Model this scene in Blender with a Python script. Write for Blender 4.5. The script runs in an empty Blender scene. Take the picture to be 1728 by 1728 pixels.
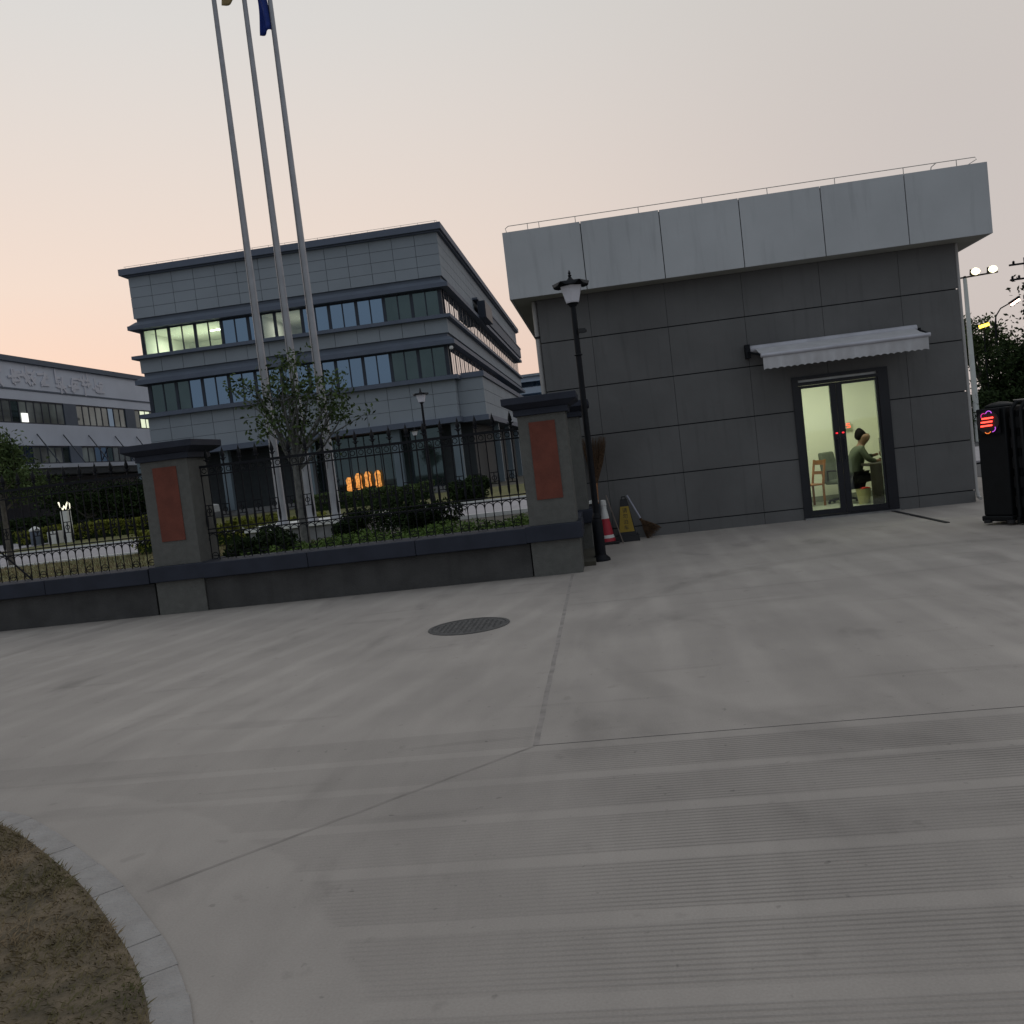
import bpy, bmesh, math, random
import numpy as np
from mathutils import Vector, Matrix
random.seed(7); rng=np.random.default_rng(11)
S=bpy.context.scene; C=S.collection
PI=math.pi
# ---------------------------------------------------------------- camera
cam=bpy.data.cameras.new('camera'); co=bpy.data.objects.new('camera',cam); C.objects.link(co)
Rv=Vector((0.98754706,0.1056227,-0.11659611)); Uv=Vector((0.10951282,0.07056574,0.99147739)); Fv=Vector((-0.11295021,0.99189935,-0.05811995))
co.matrix_world=Matrix(((Rv.x,Uv.x,-Fv.x,0),(Rv.y,Uv.y,-Fv.y,0),(Rv.z,Uv.z,-Fv.z,1.55),(0,0,0,1)))
cam.sensor_width=36; cam.lens=1483.797/1728*36; cam.clip_end=2000; cam.clip_start=.05
S.camera=co
# ---------------------------------------------------------------- world and light
W=bpy.data.worlds.new('World'); S.world=W; W.use_nodes=True
nt=W.node_tree; N=nt.nodes; L=nt.links; N.clear()
out=N.new('ShaderNodeOutputWorld'); tc=N.new('ShaderNodeTexCoord')
sep=N.new('ShaderNodeSeparateXYZ'); L.new(tc.outputs['Generated'],sep.inputs[0])
def ramp(stops,src):
    r=N.new('ShaderNodeValToRGB'); e=r.color_ramp.elements
    while len(e)<len(stops): e.new(.5)
    for k,(p,c) in enumerate(stops): e[k].position=p; e[k].color=(*c,1)
    L.new(src,r.inputs[0]); return r.outputs[0]
glow=ramp([(0,(.80,.53,.40)),(.10,(.87,.62,.505)),(.22,(.84,.69,.60)),(.45,(.715,.69,.665)),(.75,(.56,.59,.62)),(1,(.48,.52,.57))],sep.outputs[2])
side=ramp([(0,(.57,.50,.48)),(.12,(.595,.53,.505)),(.30,(.59,.54,.515)),(.5,(.60,.58,.55)),(.75,(.53,.56,.59)),(1,(.48,.52,.57))],sep.outputs[2])
back=ramp([(0,(.30,.32,.36)),(.2,(.36,.39,.43)),(.5,(.42,.46,.51)),(1,(.48,.52,.57))],sep.outputs[2])
def dotm(v):
    d=N.new('ShaderNodeVectorMath'); d.operation='DOT_PRODUCT'; d.inputs[1].default_value=v
    L.new(tc.outputs['Generated'],d.inputs[0]); return d.outputs['Value']
def mr(src,a,b):
    m=N.new('ShaderNodeMapRange'); m.interpolation_type='SMOOTHSTEP'; m.inputs[1].default_value=a; m.inputs[2].default_value=b
    L.new(src,m.inputs[0]); return m.outputs[0]
def mix(f,a,b):
    m=N.new('ShaderNodeMixRGB'); L.new(f,m.inputs[0]); L.new(a,m.inputs[1]); L.new(b,m.inputs[2]); return m.outputs[0]
sd=(-.62,.78,.05)
m1=mix(mr(dotm(sd),.45,.99),side,glow); m2=mix(mr(dotm((0,1,0)),-.45,.55),back,m1)
bg=N.new('ShaderNodeBackground'); L.new(m2,bg.inputs[0]); bg.inputs[1].default_value=1.0
sky=N.new('ShaderNodeTexSky'); sky.sky_type='NISHITA'; sky.sun_disc=False; sky.sun_elevation=math.radians(1.5); sky.sun_rotation=math.atan2(-.62,.78)
bg2=N.new('ShaderNodeBackground'); L.new(sky.outputs[0],bg2.inputs[0]); bg2.inputs[1].default_value=.012
ad=N.new('ShaderNodeAddShader'); L.new(bg.outputs[0],ad.inputs[0]); L.new(bg2.outputs[0],ad.inputs[1]); L.new(ad.outputs[0],out.inputs[0])
sl=bpy.data.lights.new('sun','SUN'); sl.energy=.12; sl.angle=math.radians(12); sl.color=(1,.78,.6)
so=bpy.data.objects.new('sun',sl); C.objects.link(so); so.rotation_euler=Vector((-.62,.78,.08)).to_track_quat('Z','Y').to_euler()
S.view_settings.view_transform='Standard'; S.view_settings.look='None'; S.view_settings.exposure=0; S.view_settings.gamma=1
S.render.engine='CYCLES'
# ---------------------------------------------------------------- materials
MT={}
def pm(name,col,rough=.75,var=.12,scale=3.,bump=0.,metal=0.,spec=.4,stain=0.,col2=None,bscale=None):
    if name in MT: return MT[name]
    m=bpy.data.materials.new(name); m.use_nodes=True; n=m.node_tree.nodes; l=m.node_tree.links
    b=n['Principled BSDF']; b.inputs['Roughness'].default_value=rough; b.inputs['Metallic'].default_value=metal
    b.inputs['Specular IOR Level'].default_value=spec
    g=n.new('ShaderNodeNewGeometry')
    t=n.new('ShaderNodeTexNoise'); t.inputs['Scale'].default_value=scale; t.inputs['Detail'].default_value=5
    l.new(g.outputs['Position'],t.inputs['Vector'])
    r=n.new('ShaderNodeValToRGB'); e=r.color_ramp.elements
    c2=col2 or tuple(c*(1+var) for c in col); c1=col if col2 else tuple(c*(1-var) for c in col)
    e[0].position=.35; e[0].color=(*c1,1); e[1].position=.65; e[1].color=(*c2,1)
    l.new(t.outputs[0],r.inputs[0]); o=r.outputs[0]
    if stain:
        mp=n.new('ShaderNodeMapping'); mp.inputs['Scale'].default_value=(4,4,.35); l.new(g.outputs['Position'],mp.inputs[0])
        t2=n.new('ShaderNodeTexNoise'); t2.inputs['Scale'].default_value=2.2; t2.inputs['Detail'].default_value=6; l.new(mp.outputs[0],t2.inputs['Vector'])
        r2=n.new('ShaderNodeValToRGB'); r2.color_ramp.elements[0].position=.55; r2.color_ramp.elements[0].color=(1,1,1,1)
        r2.color_ramp.elements[1].position=.8; k=1-stain; r2.color_ramp.elements[1].color=(k,k,k,1); l.new(t2.outputs[0],r2.inputs[0])
        mm=n.new('ShaderNodeMixRGB'); mm.blend_type='MULTIPLY'; mm.inputs[0].default_value=1; l.new(o,mm.inputs[1]); l.new(r2.outputs[0],mm.inputs[2]); o=mm.outputs[0]
    l.new(o,b.inputs['Base Color'])
    if bump:
        t3=n.new('ShaderNodeTexNoise'); t3.inputs['Scale'].default_value=bscale or scale*8; t3.inputs['Detail'].default_value=4; l.new(g.outputs['Position'],t3.inputs['Vector'])
        bp=n.new('ShaderNodeBump'); bp.inputs['Strength'].default_value=bump; bp.inputs['Distance'].default_value=.02; l.new(t3.outputs[0],bp.inputs['Height']); l.new(bp.outputs[0],b.inputs['Normal'])
    MT[name]=m; return m
def em(name,col,s):
    if name in MT: return MT[name]
    m=bpy.data.materials.new(name); m.use_nodes=True; b=m.node_tree.nodes['Principled BSDF']
    b.inputs['Base Color'].default_value=(*[min(1,c) for c in col],1); b.inputs['Emission Color'].default_value=(*col,1); b.inputs['Emission Strength'].default_value=s
    MT[name]=m; return m
def glassy(name,tint,refl,fac,clear):
    m=bpy.data.materials.new(name); m.use_nodes=True; n=m.node_tree.nodes; l=m.node_tree.links; n.clear()
    o=n.new('ShaderNodeOutputMaterial'); gl=n.new('ShaderNodeBsdfGlossy'); gl.inputs['Roughness'].default_value=.02; gl.inputs['Color'].default_value=(*refl,1)
    base=n.new('ShaderNodeBsdfTransparent') if clear else n.new('ShaderNodeBsdfDiffuse'); base.inputs['Color'].default_value=(*tint,1)
    fr=n.new('ShaderNodeFresnel'); fr.inputs[0].default_value=1.5
    ma=n.new('ShaderNodeMath'); ma.operation='MULTIPLY_ADD'; ma.use_clamp=True; l.new(fr.outputs[0],ma.inputs[0]); ma.inputs[1].default_value=1.0; ma.inputs[2].default_value=fac
    mx=n.new('ShaderNodeMixShader'); l.new(ma.outputs[0],mx.inputs[0]); l.new(base.outputs[0],mx.inputs[1]); l.new(gl.outputs[0],mx.inputs[2]); l.new(mx.outputs[0],o.inputs[0])
    if not clear:
        g=n.new('ShaderNodeNewGeometry'); t=n.new('ShaderNodeTexNoise'); t.inputs['Scale'].default_value=.35; l.new(g.outputs['Position'],t.inputs['Vector'])
        r=n.new('ShaderNodeValToRGB'); r.color_ramp.elements[0].position=.4; r.color_ramp.elements[1].position=.6
        r.color_ramp.elements[0].color=(*[c*.6 for c in tint],1); r.color_ramp.elements[1].color=(*[c*1.4 for c in tint],1); l.new(t.outputs[0],r.inputs[0]); l.new(r.outputs[0],base.inputs[0])
    MT[name]=m; return m
plaster=pm('fascia_plaster',(.44,.455,.47),.8,.06,.9,.15,stain=.18)
cement=pm('wall_panel_cement',(.122,.121,.121),.85,.10,1.1,.25,stain=.2)
cemdark=pm('joint_dark',(.02,.022,.026),.9)
soffm=pm('soffit_plaster',(.30,.30,.27),.85,.08,2)
navy=pm('slate_paint',(.026,.030,.044),.7,.12,4,.1,spec=.25)
pillarm=pm('pillar_stucco',(.112,.112,.104),.9,.08,12,.6,bscale=90)
wallm=pm('low_wall_stucco',(.056,.055,.054),.9,.2,3,.5,stain=.25,bscale=80)
redm=pm('red_stone',(.145,.041,.026),.8,.13,5,.3)
iron=pm('black_iron',(.006,.007,.010),.6,.2,20,spec=.2)
blackpl=pm('black_plastic',(.012,.012,.014),.5)
bframe=pm('door_frame_black',(.010,.011,.016),.4)
clad=pm('office_cladding',(.255,.285,.32),.8,.05,.4)
clad2=pm('office_band_grey',(.10,.12,.155),.7,.06,1)
ledgem=pm('office_ledge_blue',(.10,.12,.165),.65,.06,1)
wframe=pm('window_frame_navy',(.02,.028,.045),.5)
plant_w=pm('factory_wall',(.57,.60,.68),.8,.05,.4)
whitem=pm('white_paint',(.62,.62,.60),.6,.06,6)
marble=pm('white_marble',(.75,.75,.73),.5,.08,5)
polem=pm('brushed_steel',(.34,.345,.37),.5,.08,3,metal=.25)
steel=pm('galvanised_rail',(.42,.40,.37),.5,.1,20,metal=.5)
shade=pm('frosted_shade',(.66,.66,.72),.5,.03,10)
roadm=pm('inner_road_concrete',(.36,.34,.35),.85,.06,.8)
lawnm=pm('dry_lawn',(.085,.095,.03),.95,.2,1.3,.5,col2=(.17,.15,.055))
earth=pm('soil_ground',(.07,.065,.05),.95,.2,.6)
gl_blue=glassy('blue_tinted_glass',(.018,.032,.05),(.42,.60,.82),.36,False)
gl_dark=glassy('dark_green_glass',(.03,.042,.042),(.35,.48,.5),.14,False)
gl_pale=glassy('curtained_glass',(.20,.21,.20),(.5,.55,.55),.15,False)
gl_side=glassy('side_mirror_glass',(.02,.025,.035),(.95,.95,.95),.30,False)
gl_clear=glassy('clear_glass',(.92,.95,.92),(.8,.9,1),.02,True)
roomw=pm('room_wall_cream',(.68,.69,.56),.8,.02,1)
roomf=pm('room_floor_tile',(.30,.32,.26),.35,.05,3)
tube=em('lit_tube',(1,.98,.85),9)
# ---------------------------------------------------------------- mesh helpers
class M:
    def __init__(s): s.v=[]; s.f=[]; s.mi=[]; s.ms=[]; s.sm=[]
    def mat(s,m):
        if m not in s.ms: s.ms.append(m)
        return s.ms.index(m)
    def add(s,v,f,m,sm=False):
        o=len(s.v); s.v+=[tuple(p) for p in v]; k=s.mat(m)
        for q in f: s.f.append(tuple(i+o for i in q)); s.mi.append(k); s.sm.append(sm)
        return s
    def box(s,x0,x1,y0,y1,z0,z1,m):
        if x0>x1:x0,x1=x1,x0
        if y0>y1:y0,y1=y1,y0
        v=[(x,y,z) for z in (z0,z1) for y in (y0,y1) for x in (x0,x1)]
        return s.add(v,[(0,2,3,1),(4,5,7,6),(0,1,5,4),(2,6,7,3),(0,4,6,2),(1,3,7,5)],m)
    def hexa(s,b,t,m):
        return s.add(list(b)+list(t),[(3,2,1,0),(4,5,6,7),(0,1,5,4),(1,2,6,5),(2,3,7,6),(3,0,4,7)],m)
    def obox(s,c,half,rot,m):
        R=Matrix(rot) if not isinstance(rot,Matrix) else rot
        v=[Vector(c)+R@Vector((sx*half[0],sy*half[1],sz*half[2])) for sz in (-1,1) for sy in (-1,1) for sx in (-1,1)]
        return s.add(v,[(0,2,3,1),(4,5,7,6),(0,1,5,4),(2,6,7,3),(0,4,6,2),(1,3,7,5)],m)
    def tube(s,pts,r,m,n=8,caps=True):
        pts=[Vector(p) for p in pts]; rs=r if isinstance(r,(list,tuple)) else [r]*len(pts)
        vs=[];fs=[]; up=None
        for i,p in enumerate(pts):
            d=(pts[min(i+1,len(pts)-1)]-pts[max(i-1,0)]).normalized()
            if up is None: up=Vector((0,0,1)) if abs(d.z)<.9 else Vector((1,0,0))
            a=d.cross(up).normalized(); b=a.cross(d).normalized(); up=b
            for k in range(n):
                t=2*PI*k/n; vs.append(p+(a*math.cos(t)+b*math.sin(t))*rs[i])
        for i in range(len(pts)-1):
            for k in range(n): fs.append((i*n+k,i*n+(k+1)%n,(i+1)*n+(k+1)%n,(i+1)*n+k))
        s.add(vs,fs,m,True)
        if caps:
            o=len(pts)-1
            s.add(vs[:n],[tuple(range(n))],m); s.add(vs[o*n:],[tuple(range(n-1,-1,-1))],m)
        return s
    def lathe(s,prof,c,m,n=16,rx=1,ry=1,sm=True):
        vs=[];fs=[]
        for r,z in prof:
            for k in range(n):
                t=2*PI*(k+.5)/n; vs.append((c[0]+r*math.cos(t)*rx,c[1]+r*math.sin(t)*ry,c[2]+z))
        for i in range(len(prof)-1):
            for k in range(n): fs.append((i*n+k,i*n+(k+1)%n,(i+1)*n+(k+1)%n,(i+1)*n+k))
        fs.append(tuple(range(n-1,-1,-1))); o=(len(prof)-1)*n; fs.append(tuple(range(o,o+n)))
        return s.add(vs,fs,m,sm)
    def ring(s,c,r,t,m,n=16,k=6,axis='y'):
        vs=[];fs=[]
        for i in range(n):
            a=2*PI*i/n
            for j in range(k):
                b=2*PI*j/k; q=(r+t*math.cos(b)); x=q*math.cos(a); z=q*math.sin(a); y=t*math.sin(b)
                vs.append((c[0]+x,c[1]+y,c[2]+z) if axis=='y' else (c[0]+y,c[1]+x,c[2]+z))
        for i in range(n):
            for j in range(k): fs.append((i*k+j,((i+1)%n)*k+j,((i+1)%n)*k+(j+1)%k,i*k+(j+1)%k))
        return s.add(vs,fs,m,True)
    def build(s,name,parent=None,bevel=0):
        me=bpy.data.meshes.new(name); me.from_pydata(s.v,[],s.f)
        for m in s.ms: me.materials.append(m)
        me.polygons.foreach_set('material_index',s.mi); me.polygons.foreach_set('use_smooth',s.sm)
        b=bmesh.new(); b.from_mesh(me); bmesh.ops.recalc_face_normals(b,faces=b.faces); b.to_mesh(me); b.free()
        if any(s.sm): me.set_sharp_from_angle(angle=math.radians(40))
        o=bpy.data.objects.new(name,me); C.objects.link(o)
        if parent: o.parent=parent
        if bevel:
            q=o.modifiers.new('bevel','BEVEL'); q.width=bevel; q.segments=2; q.limit_method='ANGLE'; q.angle_limit=math.radians(50)
        return o
def tag(o,label=None,cat=None,group=None,kind=None):
    if label:o['label']=label
    if cat:o['category']=cat
    if group:o['group']=group
    if kind:o['kind']=kind
    return o
def thing(name,label,cat,group=None,loc=(0,0,0),rz=0):
    o=bpy.data.objects.new(name,None); C.objects.link(o); o.location=loc; o.rotation_euler=(0,0,rz); o.empty_display_size=.2
    return tag(o,label,cat,group)
def struct(mb,name,label=None,cat=None): 
    o=mb.build(name); return tag(o,label,cat,kind='structure')
def copy_tree(o,parent=None):
    c=o.copy(); C.objects.link(c); c.parent=parent
    for ch in [k for k in bpy.data.objects if k.parent==o]: copy_tree(ch,c)
    return c
def link_copy(o,loc,parent):
    c=o.copy(); C.objects.link(c); c.parent=parent; c.location=loc; return c
def quads(name,P,m,parent=None):
    """P: (n,4,3) array of quads as one mesh"""
    n=len(P); me=bpy.data.meshes.new(name); me.vertices.add(n*4); me.vertices.foreach_set('co',P.reshape(-1).astype(np.float32))
    me.loops.add(n*4); me.loops.foreach_set('vertex_index',np.arange(n*4,dtype=np.int32))
    me.polygons.add(n); me.polygons.foreach_set('loop_start',np.arange(0,n*4,4,dtype=np.int32))
    me.update(calc_edges=True); me.validate(); me.materials.append(m)
    o=bpy.data.objects.new(name,me); C.objects.link(o)
    if parent:o.parent=parent
    return o
def leafquads(cen,size,flat=0.):
    n=len(cen); a=rng.normal(size=(n,3)); a[:,2]*=(1-flat); a/=np.linalg.norm(a,axis=1)[:,None]
    b=rng.normal(size=(n,3)); b-=(b*a).sum(1)[:,None]*a; b/=np.linalg.norm(b,axis=1)[:,None]
    s=size*rng.uniform(.6,1.3,(n,1)); w=s*.45
    return np.stack([cen-a*s,cen-b*w,cen+a*s,cen+b*w],1)
def leafmat(name,c1,c2,scale=2.5):
    if name in MT: return MT[name]
    m=pm(name,c1,.85,.1,scale,col2=c2,spec=.12); b=m.node_tree.nodes['Principled BSDF']; return m
leafA=leafmat('leaf_green',(.034,.055,.020),(.085,.120,.042),3)
leafD=leafmat('leaf_dark',(.010,.018,.007),(.030,.050,.015),3)
leafY=leafmat('leaf_yellow',(.09,.11,.02),(.22,.22,.04),4)
leafG=leafmat('leaf_ground',(.045,.085,.018),(.13,.19,.05),6)
bark=pm('bark',(.10,.09,.075),.9,.25,12,.6)
# ---------------------------------------------------------------- ground
struct(M().box(-700,700,-200,1200,-.3,-.03,earth),'ground')
# driveway concrete: ribbed bands in front, broad trowel stripes further back
def concrete():
    m=bpy.data.materials.new('driveway_concrete'); m.use_nodes=True; n=m.node_tree.nodes; l=m.node_tree.links; b=n['Principled BSDF']
    b.inputs['Roughness'].default_value=.8; b.inputs['Specular IOR Level'].default_value=.3
    g=n.new('ShaderNodeNewGeometry'); sp=n.new('ShaderNodeSeparateXYZ'); l.new(g.outputs['Position'],sp.inputs[0])
    def noise(sc,det=4,mapp=None,dist=0):
        t=n.new('ShaderNodeTexNoise'); t.inputs['Scale'].default_value=sc; t.inputs['Detail'].default_value=det; t.inputs['Distortion'].default_value=dist
        if mapp:
            mp=n.new('ShaderNodeMapping'); mp.inputs['Scale'].default_value=mapp[0]; mp.inputs['Rotation'].default_value=mapp[1]; l.new(g.outputs['Position'],mp.inputs[0]); l.new(mp.outputs[0],t.inputs['Vector'])
        else: l.new(g.outputs['Position'],t.inputs['Vector'])
        return t.outputs[0]
    def mth(op,a,b_=None,c=None,clamp=False):
        q=n.new('ShaderNodeMath'); q.operation=op; q.use_clamp=clamp
        for i,x in enumerate((a,b_,c)):
            if x is None: continue
            if isinstance(x,(int,float)): q.inputs[i].default_value=x
            else: l.new(x,q.inputs[i])
        return q.outputs[0]
    def rg(src,a,b_,lo=0,hi=1):
        q=n.new('ShaderNodeMapRange'); q.interpolation_type='SMOOTHSTEP'; q.inputs[1].default_value=a; q.inputs[2].default_value=b_; q.inputs[3].default_value=lo; q.inputs[4].default_value=hi; l.new(src,q.inputs[0]); return q.outputs[0]
    X,Y=sp.outputs[0],sp.outputs[1]
    # ribs along X, pitch 34 mm, in bands 0.44 m with a smooth strip between
    rib=mth('SINE',mth('MULTIPLY',Y,2*PI/.028)); rib=rg(rib,.1,.9)
    band=mth('PINGPONG',mth('SUBTRACT',Y,4.165-.44*20),.22)     # 0 at strip centre
    wob=mth('MULTIPLY',noise(3,3),.02); bandm=rg(mth('ADD',band,wob),.045,.06)
    near=mth('MAXIMUM',rg(Y,4.60,4.66,1,0),mth('MULTIPLY',rg(X,-.60,-.55,1,0),rg(Y,4.98,5.05,1,0)))
    # ragged left end of each band
    rd=mth('SQRT',mth('ADD',mth('POWER',mth('SUBTRACT',X,-3.95),2),mth('POWER',mth('SUBTRACT',Y,1.35),2)))
    edge=mth('ADD',rd,mth('MULTIPLY',mth('SUBTRACT',noise(1.6,3,((.5,2.,1),(0,0,0))),.5),.35))
    le=rg(mth('ADD',X,mth('MULTIPLY',mth('SUBTRACT',noise(.8,4),.5),2.)),-1.5,.6,.12,1)
    wear=rg(noise(.9,5,((1,1,1),(0,0,.5))),.36,.66,.35,1)
    bandf=mth('MULTIPLY',mth('MULTIPLY',bandm,near),mth('MULTIPLY',rg(edge,3.20,3.26),1))
    ribf=mth('MULTIPLY',mth('MULTIPLY',bandf,le),mth('MULTIPLY',rib,wear))
    # far area: pale stripes along Y every 0.52 m
    sx=mth('ADD',mth('SUBTRACT',X,mth('MULTIPLY',mth('MULTIPLY',rg(X,-.58,-.57,1,0),Y),.28)),mth('MULTIPLY',noise(.5,2),.25)); st=mth('PINGPONG',mth('ADD',sx,40.1),.26)
    far=mth('MULTIPLY',rg(st,.03,.14,1,0),mth('MULTIPLY',rg(Y,4.66,5.6),rg(noise(.45,3),.35,.6,.25,1)))
    base=n.new('ShaderNodeValToRGB'); e=base.color_ramp.elements; e[0].position=.3; e[1].position=.72
    e[0].color=(.290,.262,.238,1); e[1].color=(.365,.330,.298,1); l.new(noise(.55,6),base.inputs[0])
    v=mth('SUBTRACT',1.0,mth('MULTIPLY',bandf,.085)); v=mth('SUBTRACT',v,mth('MULTIPLY',ribf,.27)); v=mth('ADD',v,mth('MULTIPLY',far,.11))
    dm=n.new('ShaderNodeMapping'); v=mth('ADD',v,mth('MULTIPLY',mth('SUBTRACT',noise(2.4,7,((1.6,.35,1),(0,0,.75)),1.2),.5),.20))
    v=mth('ADD',v,mth('MULTIPLY',mth('SUBTRACT',noise(1.1,4),.5),.22))
    # blotches, tyre smears, fine grain
    v=mth('SUBTRACT',v,mth('MULTIPLY',rg(noise(1.6,6,((1,.45,1),(0,0,-.5)),.6),.56,.74),.20))
    v=mth('SUBTRACT',v,mth('MULTIPLY',rg(noise(5.5,3),.66,.75),.13))
    v=mth('SUBTRACT',v,mth('MULTIPLY',rg(noise(17,2),.70,.76),.22)); v=mth('SUBTRACT',v,mth('MULTIPLY',rg(noise(2.1,5,((.25,1.6,1),(0,0,.3)),.3),.60,.70),.10))
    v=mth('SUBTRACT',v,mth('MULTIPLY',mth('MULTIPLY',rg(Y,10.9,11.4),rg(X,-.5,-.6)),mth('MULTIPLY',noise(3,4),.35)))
    v=mth('ADD',v,mth('MULTIPLY',mth('SUBTRACT',noise(110,3),.5),.30))
    ring=mth('SQRT',mth('ADD',mth('POWER',mth('SUBTRACT',X,3.3),2),mth('POWER',mth('SUBTRACT',Y,7.2),2)))
    tyre=mth('PINGPONG',mth('ADD',ring,.0),3.55); v=mth('SUBTRACT',v,mth('MULTIPLY',rg(tyre,3.38,3.50,0,1),.10))
    mm=n.new('ShaderNodeVectorMath'); mm.operation='SCALE'; l.new(base.outputs[0],mm.inputs[0]); l.new(v,mm.inputs['Scale']); l.new(mm.outputs[0],b.inputs['Base Color'])
    h=mth('SUBTRACT',mth('MULTIPLY',noise(90,3),.25),mth('MULTIPLY',ribf,1.0))
    bp=n.new('ShaderNodeBump'); bp.inputs['Strength'].default_value=.5; bp.inputs['Distance'].default_value=.005; l.new(h,bp.inputs['Height']); l.new(bp.outputs[0],b.inputs['Normal'])
    return m
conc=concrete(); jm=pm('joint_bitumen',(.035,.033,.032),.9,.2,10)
jm2=pm('joint_sanded',(.262,.236,.218),.9,.18,9)
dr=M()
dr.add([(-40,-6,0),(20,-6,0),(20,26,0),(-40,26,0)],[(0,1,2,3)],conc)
def strip(mb,p,q,w,m,z=.003,seg=1,jit=0):
    p=Vector((*p,z));q=Vector((*q,z)); d=(q-p).normalized(); nrm=Vector((-d.y,d.x,0))*w/2
    pts=[p.lerp(q,i/seg)+nrm.normalized()*random.uniform(-jit,jit) for i in range(seg+1)]
    for a,b in zip(pts,pts[1:]): mb.add([a-nrm,b-nrm,b+nrm,a+nrm],[(0,1,2,3)],m)
strip(dr,(-.55,4.66),(12,4.66),.006,jm,.0008,40,.001)
strip(dr,(-.55,4.66),(-.60,11.3),.034,jm2,.0008,40,.003)
strip(dr,(-.55,4.66),(-2.02,3.25),.020,pm('joint_faint',(.245,.22,.20),.9,.15,6),.0008,30,.003)
strip(dr,(-.6,9.0),(5,9.0),.008,jm2,.0010,20,.004)
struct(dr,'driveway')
# compound behind the wall: soil, lawn strip, inner road, far lawn
struct(M().box(-90,-.3,11.95,150,.0,.06,earth),'compound_soil')
struct(M().box(-90,-3.0,24.6,33.3,.062,.104,roadm).box(-90,40,24.6,33.3,.05,.098,roadm),'inner_road')
struct(M().box(-90,-6.6,11.96,24.4,.06,.12,lawnm).box(-90,-.9,34,52,.06,.12,lawnm),'lawn')
struct(M().box(-90,-.9,24.42,24.58,.05,.17,whitem).box(-90,-.9,33.4,33.55,.05,.17,whitem),'inner_kerb')
struct(M().box(8,60,16,120,-.02,.01,pm('road_asphalt',(.07,.07,.072),.85,.1,.5)),'road')
# ---------------------------------------------------------------- round planting bed bottom left
P=[(-3.6,4.22),(-3.24,4.06),(-2.80,3.72),(-2.33,3.31),(-1.99,2.96),(-1.74,2.68),(-1.52,2.36),(-1.36,2.0),(-1.30,1.6)]
def catm(P,t):
    i=min(int(t),len(P)-2); f=t-i; p=[Vector(P[max(0,min(len(P)-1,i+k))]) for k in (-1,0,1,2)]
    return .5*((2*p[1])+(-p[0]+p[2])*f+(2*p[0]-5*p[1]+4*p[2]-p[3])*f*f+(-p[0]+3*p[1]-3*p[2]+p[3])*f**3)
cv=[catm(P,i/12*1.0) for i in range(0,12*(len(P)-1)+1)]
kerbm=pm('kerb_granite',(.290,.270,.255),.9,.22,9,.7,col2=(.345,.325,.31))
kb=M(); acc=0; a=0; last=cv[0]
i=0
while i<len(cv)-4:
    j=i+random.choice((5,6,7,8))
    j=min(j,len(cv)-1); seg=cv[i:j+1]; o=random.uniform(-.008,.008); h=.006+random.uniform(-.002,.002); g_=.05
    vs=[]
    for k,p in enumerate(seg):
        t=(seg[min(k+1,len(seg)-1)]-seg[max(k-1,0)]).normalized(); nr=Vector((-t.y,t.x))
        f=(.08 if k==0 else (-.08 if k==len(seg)-1 else 0)); pp=p+t*f*random.uniform(0,.03)
        a_=pp+nr*(.0); b_=pp+nr*(.118+o*.4)
        vs.append((a_.x,a_.y,b_.x,b_.y))
    for q0,q1 in zip(vs,vs[1:]):
        kb.hexa([(q0[0],q0[1],-.1),(q1[0],q1[1],-.1),(q1[2],q1[3],-.1),(q0[2],q0[3],-.1)],[(q0[0],q0[1],h),(q1[0],q1[1],h),(q1[2],q1[3],h),(q0[2],q0[3],h)],kerbm)
    i=j
struct(kb,'kerb')
soil=M(); fan=[(p.x,p.y,.006) for p in cv]+[(-3.6,-1,.006),(-6,-1,.006),(-6,4.3,.006)]
soilm=pm('bed_soil',(.085,.068,.043),.95,.3,7,1.0,col2=(.19,.145,.095))
soil.add(fan,[tuple(range(len(fan)))],soilm); struct(soil,'bed_soil')
poly=np.array([(f[0],f[1]) for f in fan])
def inside(pt):
    x,y=pt[:,0],pt[:,1]; c=np.zeros(len(pt),bool); j=len(poly)-1
    for i in range(len(poly)):
        xi,yi=poly[i];xj,yj=poly[j]; t=((yi>y)!=(yj>y))&(x<(xj-xi)*(y-yi)/(yj-yi+1e-9)+xi); c^=t; j=i
    return c
def blades(n,x0,x1,y0,y1,hmax,mask,z,lean=.6,w=.0022):
    p=np.stack([rng.uniform(x0,x1,n),rng.uniform(y0,y1,n)],1); p=p[mask(p)]
    n=len(p); a=rng.uniform(0,2*PI,n); h=hmax*rng.uniform(.3,1,n); ln=lean*h*rng.uniform(.3,1.6,n)
    b=np.column_stack([p,np.full(n,z)]); d=np.column_stack([np.cos(a),np.sin(a),np.zeros(n)]); s=np.column_stack([-np.sin(a),np.cos(a),np.zeros(n)])*w
    t=b+d*ln[:,None]; t[:,2]+=h
    mid=b+d*(ln*.35)[:,None]; mid[:,2]+=h*.6
    return np.stack([b-s,b+s,mid+s*.8,t],1)
grm=leafmat('turf_dry',(.09,.088,.035),(.25,.185,.115),2.2)
clump=rng.uniform((-3.6,1.5),(-1.3,4.2),(60,2))
def near_clump(p): 
    d=np.min(np.linalg.norm(p[:,None,:]-clump[None],axis=2),axis=1); return inside(p)&(d<.16)
Q=[blades(26000,-3.7,-1.25,1.5,4.3,.022,inside,.004,1.6,.0018),blades(22000,-3.7,-1.25,1.5,4.3,.032,near_clump,.004,1.0,.0016)]
ed=np.array([(c.x,c.y) for c in cv])
def edge(p): return inside(p)&(np.min(np.linalg.norm(p[:,None,:]-ed[None],axis=2),axis=1)<.06)
Q.append(blades(26000,-3.7,-1.25,1.5,4.3,.019,edge,.004,1.1,.0015))
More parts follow.
